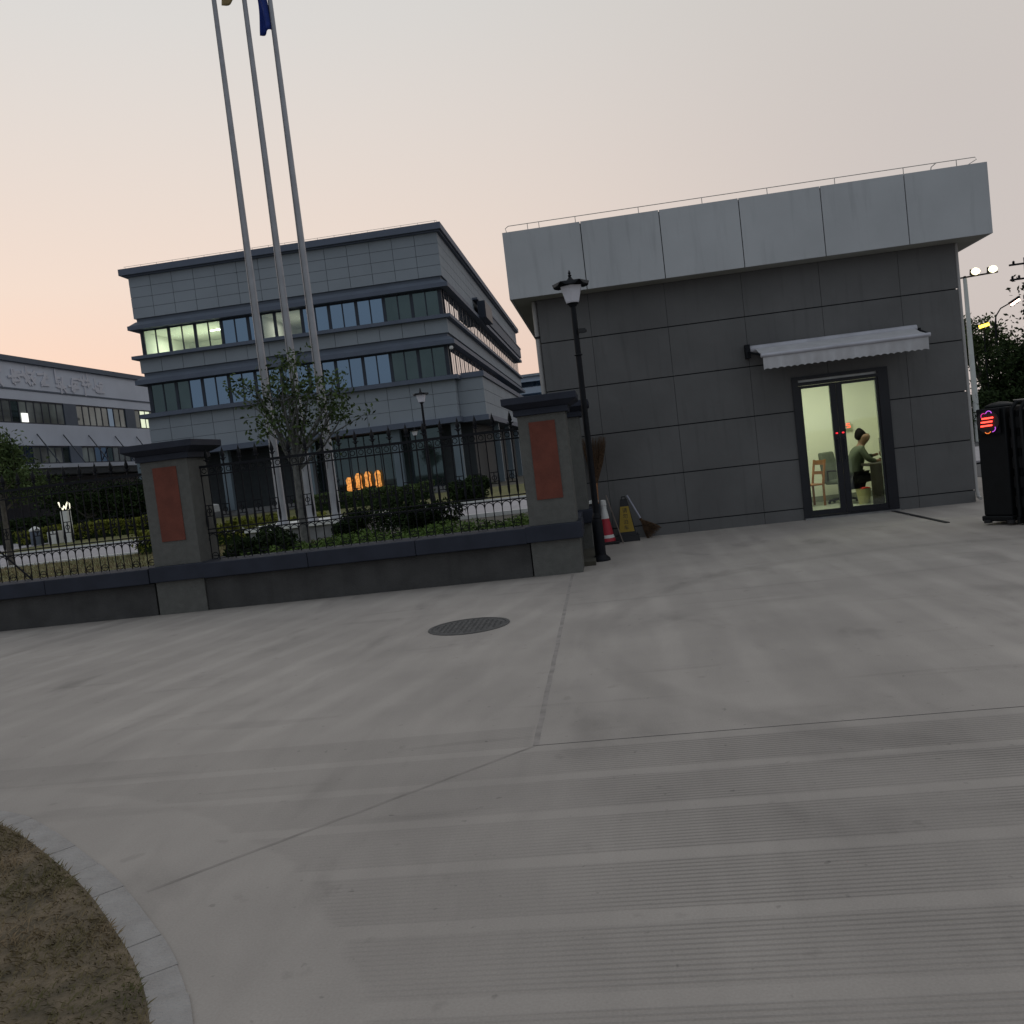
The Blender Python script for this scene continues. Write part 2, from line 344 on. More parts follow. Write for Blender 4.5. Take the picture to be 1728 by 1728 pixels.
tag(quads('grass',np.concatenate(Q),grm),'dry brown and green grass inside the curved kerb','grass',kind='stuff')
# ---------------------------------------------------------------- manhole
mh=M(); mm_=pm('cast_iron_cover',(.085,.082,.08),.75,.2,12,.6,metal=.1)
c=(-1.50,8.36)
t=thing('manhole_cover','round dark cast iron cover set in the pale driveway','manhole cover',loc=(c[0],c[1],0))
M().lathe([(.40,.0),(.40,.006),(.365,.006),(.365,.0)],(0,0,.0),mm_,40).build('rim',t)
mh.lathe([(.36,.0),(.36,.004)],(0,0,.0),mm_,40)
for i in range(-6,7):
    for j in range(-6,7):
        if math.hypot(i,j)<6.3: mh.obox((i*.052,j*.052,.006),(.013,.004,.0012),Matrix.Rotation(PI/4 if (i+j)%2 else -PI/4,3,'Z'),mm_)
mh.build('lid',t)
# ---------------------------------------------------------------- guardhouse
gh=thing('guardhouse','low grey panelled gatehouse with pale overhanging roof band and lit glass door','guardhouse',loc=(0,0,0))
DX0,DX1,DZ=3.14,4.66,2.36       # door opening
WX0,WX1,WY,WT=-.88,5.86,15.0,4.18
w=M()
core=cemdark
w.box(WX0+.02,DX0,WY+.02,WY+.22,0,WT,core); w.box(DX1,WX1-.02,WY+.02,WY+.22,0,WT,core); w.box(DX0,DX1,WY+.02,WY+.22,DZ,WT,core)
xs=[WX0,-.02,1.25,2.50,3.74,4.98,WX1]; zs=[0.0,.197,1.015,1.81,2.63,3.45,WT]
for i in range(6):
    for j in range(6):
        x0,x1,z0,z1=xs[i]+(.003 if i else 0),xs[i+1]-(.003 if i<5 else 0),zs[j]+.009,zs[j+1]-.009
        if j==0: z0=0
        # cut panels round the door opening
        if x1>DX0 and x0<DX1 and z0<DZ:
            if x0<DX0-.01: w.box(x0,DX0,WY,WY+.03,z0,min(z1,WT),cement)
            if x1>DX1+.01: w.box(DX1,x1,WY,WY+.03,z0,z1,cement)
            if z1>DZ: w.box(max(x0,DX0),min(x1,DX1),WY,WY+.03,DZ,z1,cement)
        else: w.box(x0,x1,WY,WY+.03,z0,z1,cement)
w.build('wall',gh)
w=M(); w.box(WX0,WX0+.2,WY+.225,21.3,0,WT,cement); w.box(WX1-.2,WX1,WY+.225,21.3,0,WT,cement); w.box(WX0+.2,WX1-.2,21.1,21.3,0,WT,cement); w.build('side_wall',gh)
FX0,FX1,FY,FZ0,FZ1=-1.29,6.30,14.62,4.18,5.27
r=M(); r.box(FX0+.03,FX1-.03,FY+.03,21.6,FZ0+.01,FZ1-.02,cemdark)
fx=[FX0,-.01,1.26,2.52,3.785,5.06,FX1]
for i in range(6): r.box(fx[i]+(.007 if i else 0),fx[i+1]-(.007 if i<5 else 0),FY,FY+.04,FZ0,FZ1,plaster)
for k in range(5): 
    y0=FY+.055+k*1.4; 
    for xx in ((FX0,FX0+.04),(FX1-.04,FX1)): r.box(xx[0],xx[1],y0-(.012 if k==0 else 0),min(y0+1.386,21.64),FZ0,FZ1,plaster)
r.box(FX0+.05,FX1-.05,FY+.045,21.6,FZ0-.004,FZ0+.006,soffm)
r.build('roof',gh)
rl=M(); ry=FY+.12; zt=FZ1+.125
rl.tube([(FX0+.07,ry,FZ1-.02),(FX0+.06,ry,FZ1+.05),(FX0+.05,ry,FZ1+.09),(FX0+.10,ry,zt),(FX0+.2,ry,zt),(FX1-.22,ry,zt),(FX1-.12,ry,zt),(FX1-.10,ry,FZ1+.09),(FX1-.22,ry,FZ1+.03),(FX1-.28,ry,FZ1-.02)],.006,steel,6)
for x in (-.87,-.68,-.08,.95,1.97,3.0,4.05,5.10): rl.tube([(x,ry,FZ1-.02),(x,ry,zt)],.006,steel,6)
rl.tube([(5.50,ry,FZ1-.02),(5.52,ry,FZ1+.07),(5.60,ry,zt)],.008,steel,6); rl.tube([(5.9,ry,FZ1-.02),(5.9,ry,zt)],.006,steel,6)
rl.build('roof_rail',gh)
dp=M(); dp.tube([(WX1+.035,15.03,FZ0-.01),(WX1+.035,15.03,.22),(WX1+.035,14.98,.09),(WX1+.02,14.86,.06)],.028,pm('pipe_pvc',(.36,.35,.34),.5,.05,5),12); dp.build('drainpipe',gh)
dp=M(); dp.tube([(WX0-.05,15.1,FZ0-.01),(WX0-.05,15.1,.05)],.045,MT['pipe_pvc'],12); dp.box(WX0-.10,WX0+.0,15.04,15.16,3.55,3.58,iron); dp.build('drainpipe',gh)
# door
d=M(); f=.055; y0,y1=WY-.025,WY+.07
d.box(DX0,DX0+.10,y0,y1,0,DZ,bframe); d.box(DX1-.16,DX1,y0,y1,0,DZ,bframe); d.box(DX0+.1,DX1-.16,y0,y1,DZ-.055,DZ,bframe); d.box(DX0+.1,DX1-.16,y0,y1,DZ-.15,DZ-.095,bframe); d.box(DX0+.1,DX1-.16,y0,y1,0,.05,bframe)
d.build('door_frame',gh)
M().box(DX0+.1,DX1-.16,WY+.03,WY+.04,DZ-.095,DZ-.055,marble).build('transom_pane',gh)
M().box(DX0,DX1,WY-.09,WY-.028,0,.025,pm('sill_metal',(.35,.35,.35),.3,.1,10,metal=.8)).build('threshold',gh)
mid=3.83
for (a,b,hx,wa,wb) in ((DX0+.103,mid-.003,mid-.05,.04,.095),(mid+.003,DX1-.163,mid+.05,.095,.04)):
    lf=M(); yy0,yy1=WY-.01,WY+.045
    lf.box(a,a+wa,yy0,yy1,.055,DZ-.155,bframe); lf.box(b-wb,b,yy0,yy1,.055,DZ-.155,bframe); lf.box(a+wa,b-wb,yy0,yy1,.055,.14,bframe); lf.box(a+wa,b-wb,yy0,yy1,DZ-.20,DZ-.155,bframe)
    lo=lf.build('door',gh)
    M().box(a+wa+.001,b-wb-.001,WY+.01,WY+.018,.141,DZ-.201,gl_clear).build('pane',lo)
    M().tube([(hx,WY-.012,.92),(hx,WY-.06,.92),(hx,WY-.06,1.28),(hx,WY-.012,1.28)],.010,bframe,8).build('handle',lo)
    gdot=M(); gdot.lathe([(.012,0),(.020,.012),(.012,.024)],(hx,WY-.02,1.36),em('glint_dot_red',(1,.03,.04),1.2),10); gdot.build('glint_dot',lo)  # glowing dot added on each stile to stand in for a red reflection
# interior
ri=M(); ri.box(2.2,5.64,15.24,18.3,-.02,.006,roomf); ri.box(2.1,2.2,15.24,18.3,0,2.8,roomw); ri.box(5.56,5.64,15.24,18.3,0.01,2.8,roomw); ri.box(2.2,5.56,18.2,18.3,.01,2.8,roomw); ri.box(2.2,5.56,15.25,18.2,2.8,2.9,roomw); ri.box(2.2,DX0-.01,15.24,15.26,.01,2.79,roomw);ri.box(DX1+.01,5.56,15.24,15.26,.01,2.79,roomw)
ri.box(2.205,5.55,18.16,18.198,.01,.12,pm('skirting',(.2,.21,.17),.6)); ri.build('room_lining',gh)
cl=M().box(3.3,4.5,16.5,16.7,2.74,2.79,em('ceiling_panel_light',(.95,1,.72),6)).build('ceiling_lamp',gh)
al=bpy.data.lights.new('room_light','AREA'); al.energy=46; al.size=1.2; al.size_y=.6; al.shape='RECTANGLE'; al.color=(1,1,.84); ao=bpy.data.objects.new('room_light',al); C.objects.link(ao); ao.location=(3.9,16.6,2.7); ao.parent=gh
# ---------------------------------------------------------------- awning
aw=thing('awning','grey white retractable awning with scalloped valance above the guardhouse door','awning')
cloth=pm('awning_cloth',(.47,.465,.48),.8,.06,5,.1)
ax0,ax1=2.60,5.10
c_=M(); n=24; th=.012
def pt(u,v): # canopy surface
    y=14.97+(14.32-14.97)*v; z=2.93+(2.745-2.93)*v-.02*math.sin(PI*v); return (ax0+(ax1-ax0)*u,y,z)
for i in range(n):
    a,b=i/n,(i+1)/n
    for v0,v1 in ((0,.5),(.5,1)):
        q=[pt(a,v0),pt(b,v0),pt(b,v1),pt(a,v1)]; c_.hexa([(p[0],p[1],p[2]-th) for p in q],q,cloth)
c_.build('canopy',aw)
va=M(); nn=180
def vz(u,k): return 2.50+.018*abs(math.sin(PI*u*24))+.02*u*0
for i in range(nn):
    q=[]
    for u in (i/nn,(i+1)/nn):
        y=14.305+.018*math.sin(u*41)+.012*math.sin(u*97+1)+.03*max(0,u-.8)*5*math.sin((u-.8)*9)
        q.append((ax0+(ax1-ax0)*u,y,vz(u,0)))
    (xa,ya,za),(xb,yb,zb)=q
    va.hexa([(xa,ya-.012,za),(xb,yb-.012,zb),(xb,yb-.006,zb),(xa,ya-.006,za)],[(xa,14.298,2.70),(xb,14.298,2.70),(xb,14.304,2.70),(xa,14.304,2.70)],cloth)
va.build('valance',aw)
M().tube([(ax0-.03,14.30,2.725),(ax1+.03,14.30,2.725)],.032,pm('awning_bar',(.42,.42,.46),.5),10).build('front_bar',aw)
M().tube([(ax0-.08,14.93,2.9),(ax1+.05,14.93,2.9)],.06,MT['awning_bar'],12).build('roller',aw)
br=M(); br.box(ax0-.16,ax0-.085,14.86,14.998,2.76,2.98,iron); br.tube([(ax0-.12,14.9,2.86),(ax0-.02,14.33,2.74)],.018,iron,8); br.build('bracket',aw)
br=M(); br.box(ax1+.052,ax1+.11,14.90,14.998,2.78,2.90,iron); br.tube([(ax1+.08,14.9,2.86),(ax1+.02,14.33,2.74)],.018,iron,8); br.build('bracket',aw)
# ---------------------------------------------------------------- room contents
wood=pm('chair_wood',(.25,.10,.03),.5,.2,8)
gchair=pm('chair_fabric',(.10,.115,.085),.9,.1,10)
t=thing('wooden_chair','brown wooden chair back seen through the left door pane','chair',loc=(3.80,17.35,0),rz=-1.2)
M().box(-.19,.19,-.19,.19,.40,.43,wood).build('seat',t,.008)
b_=M(); 
for sx in(-.17,.17): b_.hexa([(sx-.018,.15,.43),(sx+.018,.15,.43),(sx+.018,.18,.43),(sx-.018,.18,.43)],[(sx-.018,.23,.88),(sx+.018,.23,.88),(sx+.018,.26,.88),(sx-.018,.26,.88)],wood)
b_.box(-.152,.152,.215,.24,.78,.87,wood); b_.box(-.152,.152,.19,.215,.6,.66,wood); b_.build('backrest',t)
for sx in (-.17,.17):
    for sy in (-.17,.165): M().box(sx-.016,sx+.016,sy-.016,sy+.016,.007,.398,wood).build('leg',t)
t=thing('office_chair','grey green padded office chair half hidden behind the door mullion','chair',loc=(4.40,17.45,0),rz=.75)
s_=M(); s_.hexa([(-.25,.14,.40),(.25,.14,.40),(.25,.24,.40),(-.25,.24,.40)],[(-.21,.24,1.0),(.21,.24,1.0),(.21,.33,1.0),(-.21,.33,1.0)],gchair); s_.build('backrest',t,.03)
M().box(-.25,.25,-.25,.2,.38,.46,gchair).build('seat',t,.03)
M().tube([(0,0,.10),(0,0,.379)],.03,blackpl,10).build('column',t)
s_=M()
for k in range(5):
    a=2*PI*k/5; s_.tube([(0,0,.10),(.26*math.cos(a),.26*math.sin(a),.07)],.022,blackpl,6)
    s_.lathe([(.005,0),(.028,.01),(.028,.045),(.005,.055)],(.26*math.cos(a),.26*math.sin(a),.008),blackpl,8)
s_.build('base',t)
for sx in (-.27,.27): M().tube([(sx,.1,.45),(sx,.1,.64),(sx,-.15,.64)],.02,blackpl,8).build('armrest',t)
desk=pm('desk_dark',(.025,.02,.018),.5,.2,5)
t=thing('desk','dark desk at the right edge of the door in front of the seated man','desk',loc=(0,0,0))
M().box(4.62,5.5,16.30,16.84,.70,.74,desk).box(5.06,5.5,16.841,17.5,.70,.74,desk).build('desktop',t)
M().box(4.64,5.48,16.33,16.36,.007,.698,desk).build('front_panel',t); M().box(5.44,5.48,16.37,17.48,.007,.698,desk).build('side_panel',t)
t=thing('monitor','dark computer monitor standing on the guard desk','monitor')
M().obox((5.12,16.9,1.00),(.02,.22,.17),Matrix.Rotation(.2,3,'Z'),blackpl).build('screen',t); M().tube([(5.14,16.95,.742),(5.14,16.95,.9)],.02,blackpl,8).build('stand',t)
t=thing('waste_bin','cream bucket standing on the floor beneath the seated man','bucket',loc=(4.60,16.75,.007))
M().lathe([(.10,0),(.13,.27),(.14,.28),(.125,.275),(.095,.01)],(0,0,0),pm('bucket_cream',(.5,.46,.25),.5),20).build('pail',t)
M().tube([(-.07,-.1,.285),(.02,-.12,.30),(.09,-.08,.285)],.018,pm('red_cloth',(.5,.03,.02),.8),8).build('rag',t)
t=thing('stool','small black stool the seated man sits on','stool',loc=(4.50,17.05,0))
M().lathe([(.15,0),(.17,.02),(.17,.05),(.15,.06)],(0,0,.385),blackpl,18).build('seat',t)
for sx,sy in ((1,1),(1,-1),(-1,1),(-1,-1)): M().tube([(sx*.10,sy*.10,.386),(sx*.14,sy*.14,.007)],.013,blackpl,6).build('leg',t)
# door glass reflection added as small glowing red digits on the room wall
t=thing('digit_glint','red glowing digits standing in for a reflection in the door glass, above the seated man','display')
glintr=em('glint_digit_red',(1,.10,.05),1.9)
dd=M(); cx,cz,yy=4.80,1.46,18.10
M().box(cx-.095,cx+.06,yy+.01,yy+.055,cz-.065,cz+.065,pm('glint_backing',(.45,.48,.35),.6)).build('case',t)
for (ox,oz,hw,hh) in ((0,.05,.035,.008),(-.035,.027,.008,.022),(0,0,.035,.008),(.035,-.027,.008,.022),(0,-.05,.035,.008),(-.075,.0,.012,.006)): dd.box(cx+(ox-hw)*.8,cx+(ox+hw)*.8,yy,yy+.009,cz+(oz-hh)*.8,cz+(oz+hh)*.8,glintr)
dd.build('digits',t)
# ---------------------------------------------------------------- person (skin modifier body)
def skin(name,verts,edges,rad,m,parent,root=0,sub=2):
    me=bpy.data.meshes.new(name); me.from_pydata([Vector(v) for v in verts],edges,[]); me.materials.append(m)
    o=bpy.data.objects.new(name,me); C.objects.link(o); o.parent=parent
    md=o.modifiers.new('skin','SKIN'); md.use_smooth_shade=True
    sv=me.skin_vertices[0].data
    for i,r_ in enumerate(rad): sv[i].radius=(r_ if isinstance(r_,tuple) else (r_,r_)); sv[i].use_root=(i==root)
    q=o.modifiers.new('sub','SUBSURF'); q.levels=sub; q.render_levels=sub
    return o
skinm=pm('skin',(.21,.12,.08),.6,.04,12); jack=pm('jacket_green',(.060,.074,.048),.85,.1,6,.3); trous=pm('trousers_black',(.012,.013,.016),.85)
hairm=pm('hair_black',(.006,.005,.005),.8,.2,60,.4,spec=.08)
pz=thing('person','man in a green jacket sitting and leaning right over the desk, both hands forward','person',loc=(4.52,17.0,0))
# body: one continuous skin-coloured figure, clothes over it
V=[(0,0,.50),(.02,0,.64),(.06,0,.80),(.12,0,.96),(.17,0,1.06),(.195,0,1.11),(.245,0,1.20),(.25,0,1.305),
 (.13,-.17,1.00),(.24,-.20,.80),(.40,-.13,.76),(.46,-.10,.77),
 (.13,.17,1.00),(.30,.20,.84),(.44,.12,.86),(.50,.08,.88),
 (.04,-.10,.47),(.40,-.14,.47),(.42,-.14,.12),(.50,-.15,.06),(.04,.10,.47),(.40,.12,.47),(.42,.12,.12),(.50,.13,.06)]
E_=[(0,1),(1,2),(2,3),(3,4),(4,5),(5,6),(6,7),(3,8),(8,9),(9,10),(10,11),(3,12),(12,13),(13,14),(14,15),(0,16),(16,17),(17,18),(18,19),(0,20),(20,21),(21,22),(22,23)]
Rr=[(.11,.13),(.10,.13),(.11,.15),(.10,.15),(.06,.07),(.07,.07),(.150,.125),(.135,.115),.05,.038,.027,.03,.05,.038,.027,.03,.07,.05,.036,.03,.07,.05,.036,.03]
skin('body',V,E_,Rr,skinm,pz)
jv=[(-.01,0,.49),(.02,0,.64),(.06,0,.80),(.12,0,.96),(.185,0,1.085),(.13,-.17,1.00),(.24,-.20,.80),(.385,-.14,.763),(.13,.17,1.00),(.30,.20,.84),(.425,.13,.855)]
skin('jacket',jv,[(0,1),(1,2),(2,3),(3,4),(3,5),(5,6),(6,7),(3,8),(8,9),(9,10)],[(.17,.19),(.135,.16),(.135,.17),(.125,.17),(.075,.08),.07,.056,.042,.07,.056,.042],jack,pz)
tv=[(.0,0,.53),(.04,-.10,.47),(.40,-.14,.47),(.42,-.14,.14),(.04,.10,.47),(.40,.12,.47),(.42,.12,.14)]
skin('trousers',tv,[(0,1),(1,2),(2,3),(0,4),(4,5),(5,6)],[(.17,.19),.10,.072,.055,.10,.072,.055],trous,pz)
hv=[(.165,0,1.15),(.185,0,1.25),(.205,0,1.32),(.245,0,1.345)]
skin('hair',hv,[(0,1),(1,2),(2,3)],[(.08,.09),(.12,.128),(.125,.12),(.095,.10)],hairm,pz)
fc=M(); hx,hz=.235,1.255
fc.lathe([(.004,-.02),(.014,-.012),(.010,.008),(.003,.022)],(hx+.100,0,hz-.008),skinm,8)
for s in (-1,1):
    fc.lathe([(.002,-.022),(.014,-.014),(.017,.006),(.011,.024),(.002,.028)],(hx-.004,s*.088,hz-.002),skinm,8,1,.5)
fc.box(hx+.078,hx+.092,-.022,.022,hz-.045,hz-.038,pm('lips',(.22,.07,.05),.6)); fc.build('face_features',pz)
ey=M()
for s in(-1,1): ey.lathe([(.001,-.007),(.009,0),(.001,.007)],(hx+.084,s*.03,hz+.02),hairm,8)
ey.build('eyes',pz)
for s,(wx,wy,wz) in ((-1,(.46,-.10,.77)),(1,(.50,.08,.88))):
    vv=[(wx,wy,wz)];ee=[];rr=[(.024,.032)]
    vv.append((wx+.05,wy+.01,wz+.003)); ee.append((0,1)); rr.append((.016,.036))
    for k,(oy,ln) in enumerate(((-.030,.060),(-.010,.070),(.011,.066),(.031,.050))):
        i=len(vv); vv+= [(wx+.085,wy+oy,wz+.006),(wx+.085+ln*.5,wy+oy*1.1,wz+.002),(wx+.085+ln*.9,wy+oy*1.15,wz-.018)]; ee+=[(1,i),(i,i+1),(i+1,i+2)]; rr+=[.0095,.0085,.007]
    i=len(vv); vv+=[(wx+.03,wy-s*.035,wz+.01),(wx+.06,wy-s*.055,wz+.018),(wx+.085,wy-s*.05,wz+.01)]; ee+=[(0,i),(i,i+1),(i+1,i+2)]; rr+=[.011,.010,.008]
    skin('hand',vv,ee,rr,skinm,pz,0,1)
for s in (-.145,.125): 
    M().lathe([(.03,0),(.055,.005),(.055,.05),(.03,.085)],(.46,s,.007),blackpl,12,2.0,.85).build('shoe',pz)
# ---------------------------------------------------------------- boundary wall
wl=thing('boundary_wall','low dark stucco wall with slate coping carrying the iron fence','wall')
b_=M()
b_.box(-14,-6.34,11.42,11.85,-.02,.44,wallm); b_.box(-5.60,-1.12,11.42,11.85,-.02,.44,wallm); b_.build('plinth',wl)
cp=M()
for a,b in ((-14,-6.36),(-5.58,-1.14)):
    n=max(1,round((b-a)/1.5))
    for i in range(n):
        x0=a+(b-a)*i/n; x1=a+(b-a)*(i+1)/n-.004
        cp.box(x0,x1,11.33,11.93,.45,.655,navy)
cp.build('coping',wl,.012)
def pillar(px0,px1,py0,py1,label,inset=True,low=True):
    t=thing('gate_pillar',label,'pillar','stucco pillars of the fence',loc=((px0+px1)/2,(py0+py1)/2,0))
    w_=(px1-px0)/2; d_=(py1-py0)/2
    s=M(); 
    s.box(-w_,w_,-d_,d_,.67,2.10,pillarm)
    s.box(-w_-.01,w_+.01,-d_-.005,d_+.01,-.02,.455,pillarm); s.build('shaft',t)
    M().box(-w_-.06,w_+.06,-d_-.07,d_+.07,.457,.668,navy).build('coping_band',t,.012)
    k=M(); k.box(-w_-.045,w_+.045,-d_-.045,d_+.045,2.103,2.185,navy); e=.17
    k.hexa([(-w_-.06,-d_-.06,2.187),(w_+.06,-d_-.06,2.187),(w_+.06,d_+.06,2.187),(-w_-.06,d_+.06,2.187)],[(-w_-e,-d_-e,2.25),(w_+e,-d_-e,2.25),(w_+e,d_+e,2.25),(-w_-e,d_+e,2.25)],navy)
    k.box(-w_-e-.002,w_+e+.002,-d_-e-.002,d_+e+.002,2.252,2.34,navy); k.build('cap',t,.006)
    if inset:
        M().box(-.17,.17,-d_-.012,-d_+.03,1.0,2.01,redm).build('red_panel',t)
    return t
pillar(-1.09,-.47,11.40,12.0,'grey stucco pillar with rust red panel nearest the black lamp post')
pillar(-6.29,-5.62,11.40,12.0,'grey stucco pillar with rust red panel farther left, between two fence bays')
pillar(-.93,-.36,13.6,14.2,'plain grey pillar half hidden right behind the red panelled pillar by the lamp post',False)
rw=thing('return_wall','short low stucco wall running back from the pillar to the guardhouse','wall')
M().box(-.75,-.50,12.08,13.5,-.02,.44,wallm).build('plinth',rw); M().box(-.80,-.45,12.08,13.5,.45,.65,navy).build('coping',rw)
# iron fence bays
Yf=11.70
pitch=.118
proto={}
def fence(x0,x1,label):
    t=thing('iron_fence',label,'fence','black iron fence bays',loc=(x0,Yf,0))
    Lx=x1-x0; n=round(Lx/pitch); p=Lx/n
    for z,h in ((1.96,.018),(1.84,.010),(1.09,.008),(1.035,.009)): M().box(0,Lx,-.012,.012,z-h,z+h,iron).build('rail',t)
    if not proto:
        bm=M(); prof=[(.0075,.657),(.0075,.98),(.0075,1.10),(.016,1.14),(.019,1.20),(.013,1.32),(.0085,1.42),(.008,1.95)]
        bm.lathe(prof,(0,0,0),iron,6); proto['bar']=bm
        fm=M(); fm.lathe([(.012,1.975),(.012,2.02),(.026,2.03),(.026,2.045),(.012,2.055),(.030,2.09),(.024,2.13),(.006,2.19),(.001,2.215)],(0,0,0),iron,8); fm.box(-.045,.045,-.006,.006,2.045,2.058,iron); proto['fin']=fm
        rm=M(); rm.ring((0,0,.715),.046,.005,iron,14,5); rm.box(-.05,.05,-.004,.004,.71,.72,iron); proto['ring']=rm
        sm_=M(); r2=.046
        for z in (1.27,1.42): sm_.box(-pitch/2,pitch/2,-.005,.005,z-.006,z+.006,iron)
        sm_.ring((0,0,1.345),.03,.006,iron,12,5); sm_.box(-.006,.006,-.005,.005,1.277,1.413,iron); proto['motif']=sm_
        am=M(); 
        for s in (-1,1):
            pts=[(s*pitch/2*1.0,0,.93)]+[(s*(pitch/2-.035*(1-math.cos(a))) ,0,.93+.085*math.sin(a)) for a in (.4,.8,1.2,1.57)]+[(0,0,1.022)]
            am.tube(pts,.006,iron,5)
        proto['arch']=am
        sc=M(); sc.ring((0,0,1.90),.032,.006,iron,12,5); proto['scroll']=sc
        for k in list(proto):
            pass
    cache={}
    def put(kind,nm,x):
        if kind not in cache: cache[kind]=proto[kind].build(nm,t); cache[kind].location=(x,0,0)
        else: link_copy(cache[kind],(x,0,0),t)
    for i in range(n+1):
        x=i*p if 0<i<n else (.01 if i==0 else Lx-.01)
        put('bar','baluster',x)
        if i%2==1: put('fin','finial',x)
    for i in range(n):
        x=(i+.5)*p; put('arch','arch',x)
        if i%2==0: put('ring','ring',x); put('motif','motif',x)
        put('scroll','scroll',x)
    return t
fence(-5.60,-1.10,'black iron fence bay in front of the three flagpoles, between the two red panelled pillars')
fl=fence(-11.25,-6.31,'black iron fence bay cut by the left edge of the picture')
bb=M(); bb.tube([(2.74-.45,-.02,1.35),(2.95,-.02,.66)],.013,iron,6); bb.build('brace',fl)
# ---------------------------------------------------------------- street lamps
def lamp_parts(t,h,sc,camera_box=True):
    # base at z0, total height h (top of finial)
    b=M(); b.lathe([(.135,0),(.135,.02),(.125,.04),(.085,.075),(.078,.09)],(0,0,0),iron,16); b.lathe([(.078,.09),(.075,.55),(.062,.60),(.068,.61),(.055,.66),(.045,.68)],(0,0,0),iron,16); b.build('base',t)
    zs=h-.46
    p=M(); p.tube([(0,0,.68),(0,0,zs-.04)],[.045,.038],iron,12); p.lathe([(.05,-.04),(.065,-.01),(.09,0),(.05,.005)],(0,0,zs),iron,12); p.lathe([(.05,0),(.06,.012),(.05,.024)],(0,0,zs*.8),iron,12); p.build('pole',t)
    s=M()
    v=[];r0,r1,r2=.092,.125,.165; Z=[zs+.006,zs+.03,zs+.18,zs+.235]
    s.lathe([(r0,0),(r0+.012,.02),(r1+.02,.16),(r2,.225)],(0,0,zs+.008),shade,6,sm=False); s.build('lantern_shade',t)
    k=M(); zc=zs+.235
    n=6; vs=[];fs=[]
    # curled pagoda cap: alternate rib corners lifted
    rows=[(.245,.0,.050),(.20,-.002,.010),(.14,.022,.002),(.08,.058,0),(.04,.10,0),(.018,.135,0)]
    m_=n*4
    for (r_,z_,lift) in rows:
        for q in range(m_):
            a=2*PI*(q)/m_; cn=abs(math.cos(a*n/2)); vs.append((r_*math.cos(a)*(1+.06*cn**6*(1 if lift else 0)),r_*math.sin(a)*(1+.06*cn**6*(1 if lift else 0)),zc+z_+lift*cn**12))
    for i in range(len(rows)-1):
        for q in range(m_): fs.append((i*m_+q,i*m_+(q+1)%m_,(i+1)*m_+(q+1)%m_,(i+1)*m_+q))
    fs.append(tuple(range(m_-1,-1,-1)))
    k.add(vs,fs,iron); k.lathe([(.018,.135),(.028,.15),(.014,.17),(.022,.185),(.004,.225)],(0,0,zc),iron,10); k.build('cap',t)
t=thing('street_lamp','black post lamp with curled pagoda cap beside the guardhouse corner','street lamp','pagoda cap lamps',loc=(-.23,12.4,0))
lamp_parts(t,4.07,1)
t2=copy_tree(t); t2.location=(-5.6,27.6,.1); t2['label']='small distant pagoda cap lamp in the compound in front of the office block'
t3=copy_tree(t); t3.location=(-9.9,46.0,-.15); t3['label']='farthest pagoda cap lamp, only its pale shade showing beside the nearer compound lamp'
t['label']='nearest and tallest looking black pagoda cap lamp post, beside the guardhouse corner'
cb=M(); cb.obox((.02,0,0),(.05,.03,.03),Matrix.Rotation(.3,3,'Z'),blackpl); cb.tube([(-.03,0,0),(-.03,0,.0)],.01,blackpl,6); cb.tube([(.06,.018,0),(.085,.025,0)],.022,blackpl,10)
co_=cb.build('security_camera'); co_.location=(-.17,12.36,3.22); tag(co_,'small black camera clamped on the post of the nearest lamp','camera')
# ---------------------------------------------------------------- things by the guardhouse corner
t=thing('traffic_cone','red and white traffic cone on a black base behind the lamp post','traffic cone',loc=(-.14,14.55,0))
rc=pm('cone_red',(.38,.022,.038),.55,.05,8)
M().box(-.2,.2,-.2,.2,0,.045,blackpl).build('base',t,.01)
M().lathe([(.145,.045),(.13,.10)],(0,0,0),rc,20).lathe([(.13,.10),(.118,.15)],(0,0,0.0005),whitem,20).lathe([(.118,.151),(.075,.42)],(0,0,0),rc,20).build('cone_body',t)
M().lathe([(.075,.421),(.045,.60)],(0,0,0),whitem,20).build('white_sleeve',t); M().lathe([(.05,.601),(.045,.63),(.055,.64),(.045,.72),(.02,.73)],(0,0,0),whitem,16).build('cone_top',t)
ysm=pm('sign_yellow',(.28,.19,.02),.6,.05,8)
t=thing('caution_sign','black pyramid warning stand with yellow face against the guardhouse wall','warning sign',loc=(.20,14.68,0))
M().hexa([(-.20,-.16,0),(.20,-.16,0),(.20,.16,0),(-.20,.16,0)],[(-.19,-.15,.10),(.19,-.15,.10),(.19,.15,.10),(-.19,.15,.10)],blackpl).build('base',t)
M().hexa([(-.155,-.11,.101),(.155,-.11,.101),(.155,.11,.101),(-.155,.11,.101)],[(-.055,-.04,.70),(.055,-.04,.70),(.055,.04,.70),(-.055,.04,.70)],blackpl).tube([(-.03,0,.69),(-.03,0,.74),(.03,0,.74),(.03,0,.69)],.012,blackpl,6).build('body',t)
yf=M(); 
def face(z,hw): 
    y=-.11+.07*(z-.101)/.599-.004; return y
yf.hexa([(-.125,face(.16,0),.16),(.125,face(.16,0),.16),(.125,face(.16,0)+.004,.16),(-.125,face(.16,0)+.004,.16)],[(-.068,face(.58,0),.58),(.068,face(.58,0),.58),(.068,face(.58,0)+.004,.58),(-.068,face(.58,0)+.004,.58)],ysm)
yfo=yf.build('yellow_face',t)
dg=bpy.context.evaluated_depsgraph_get
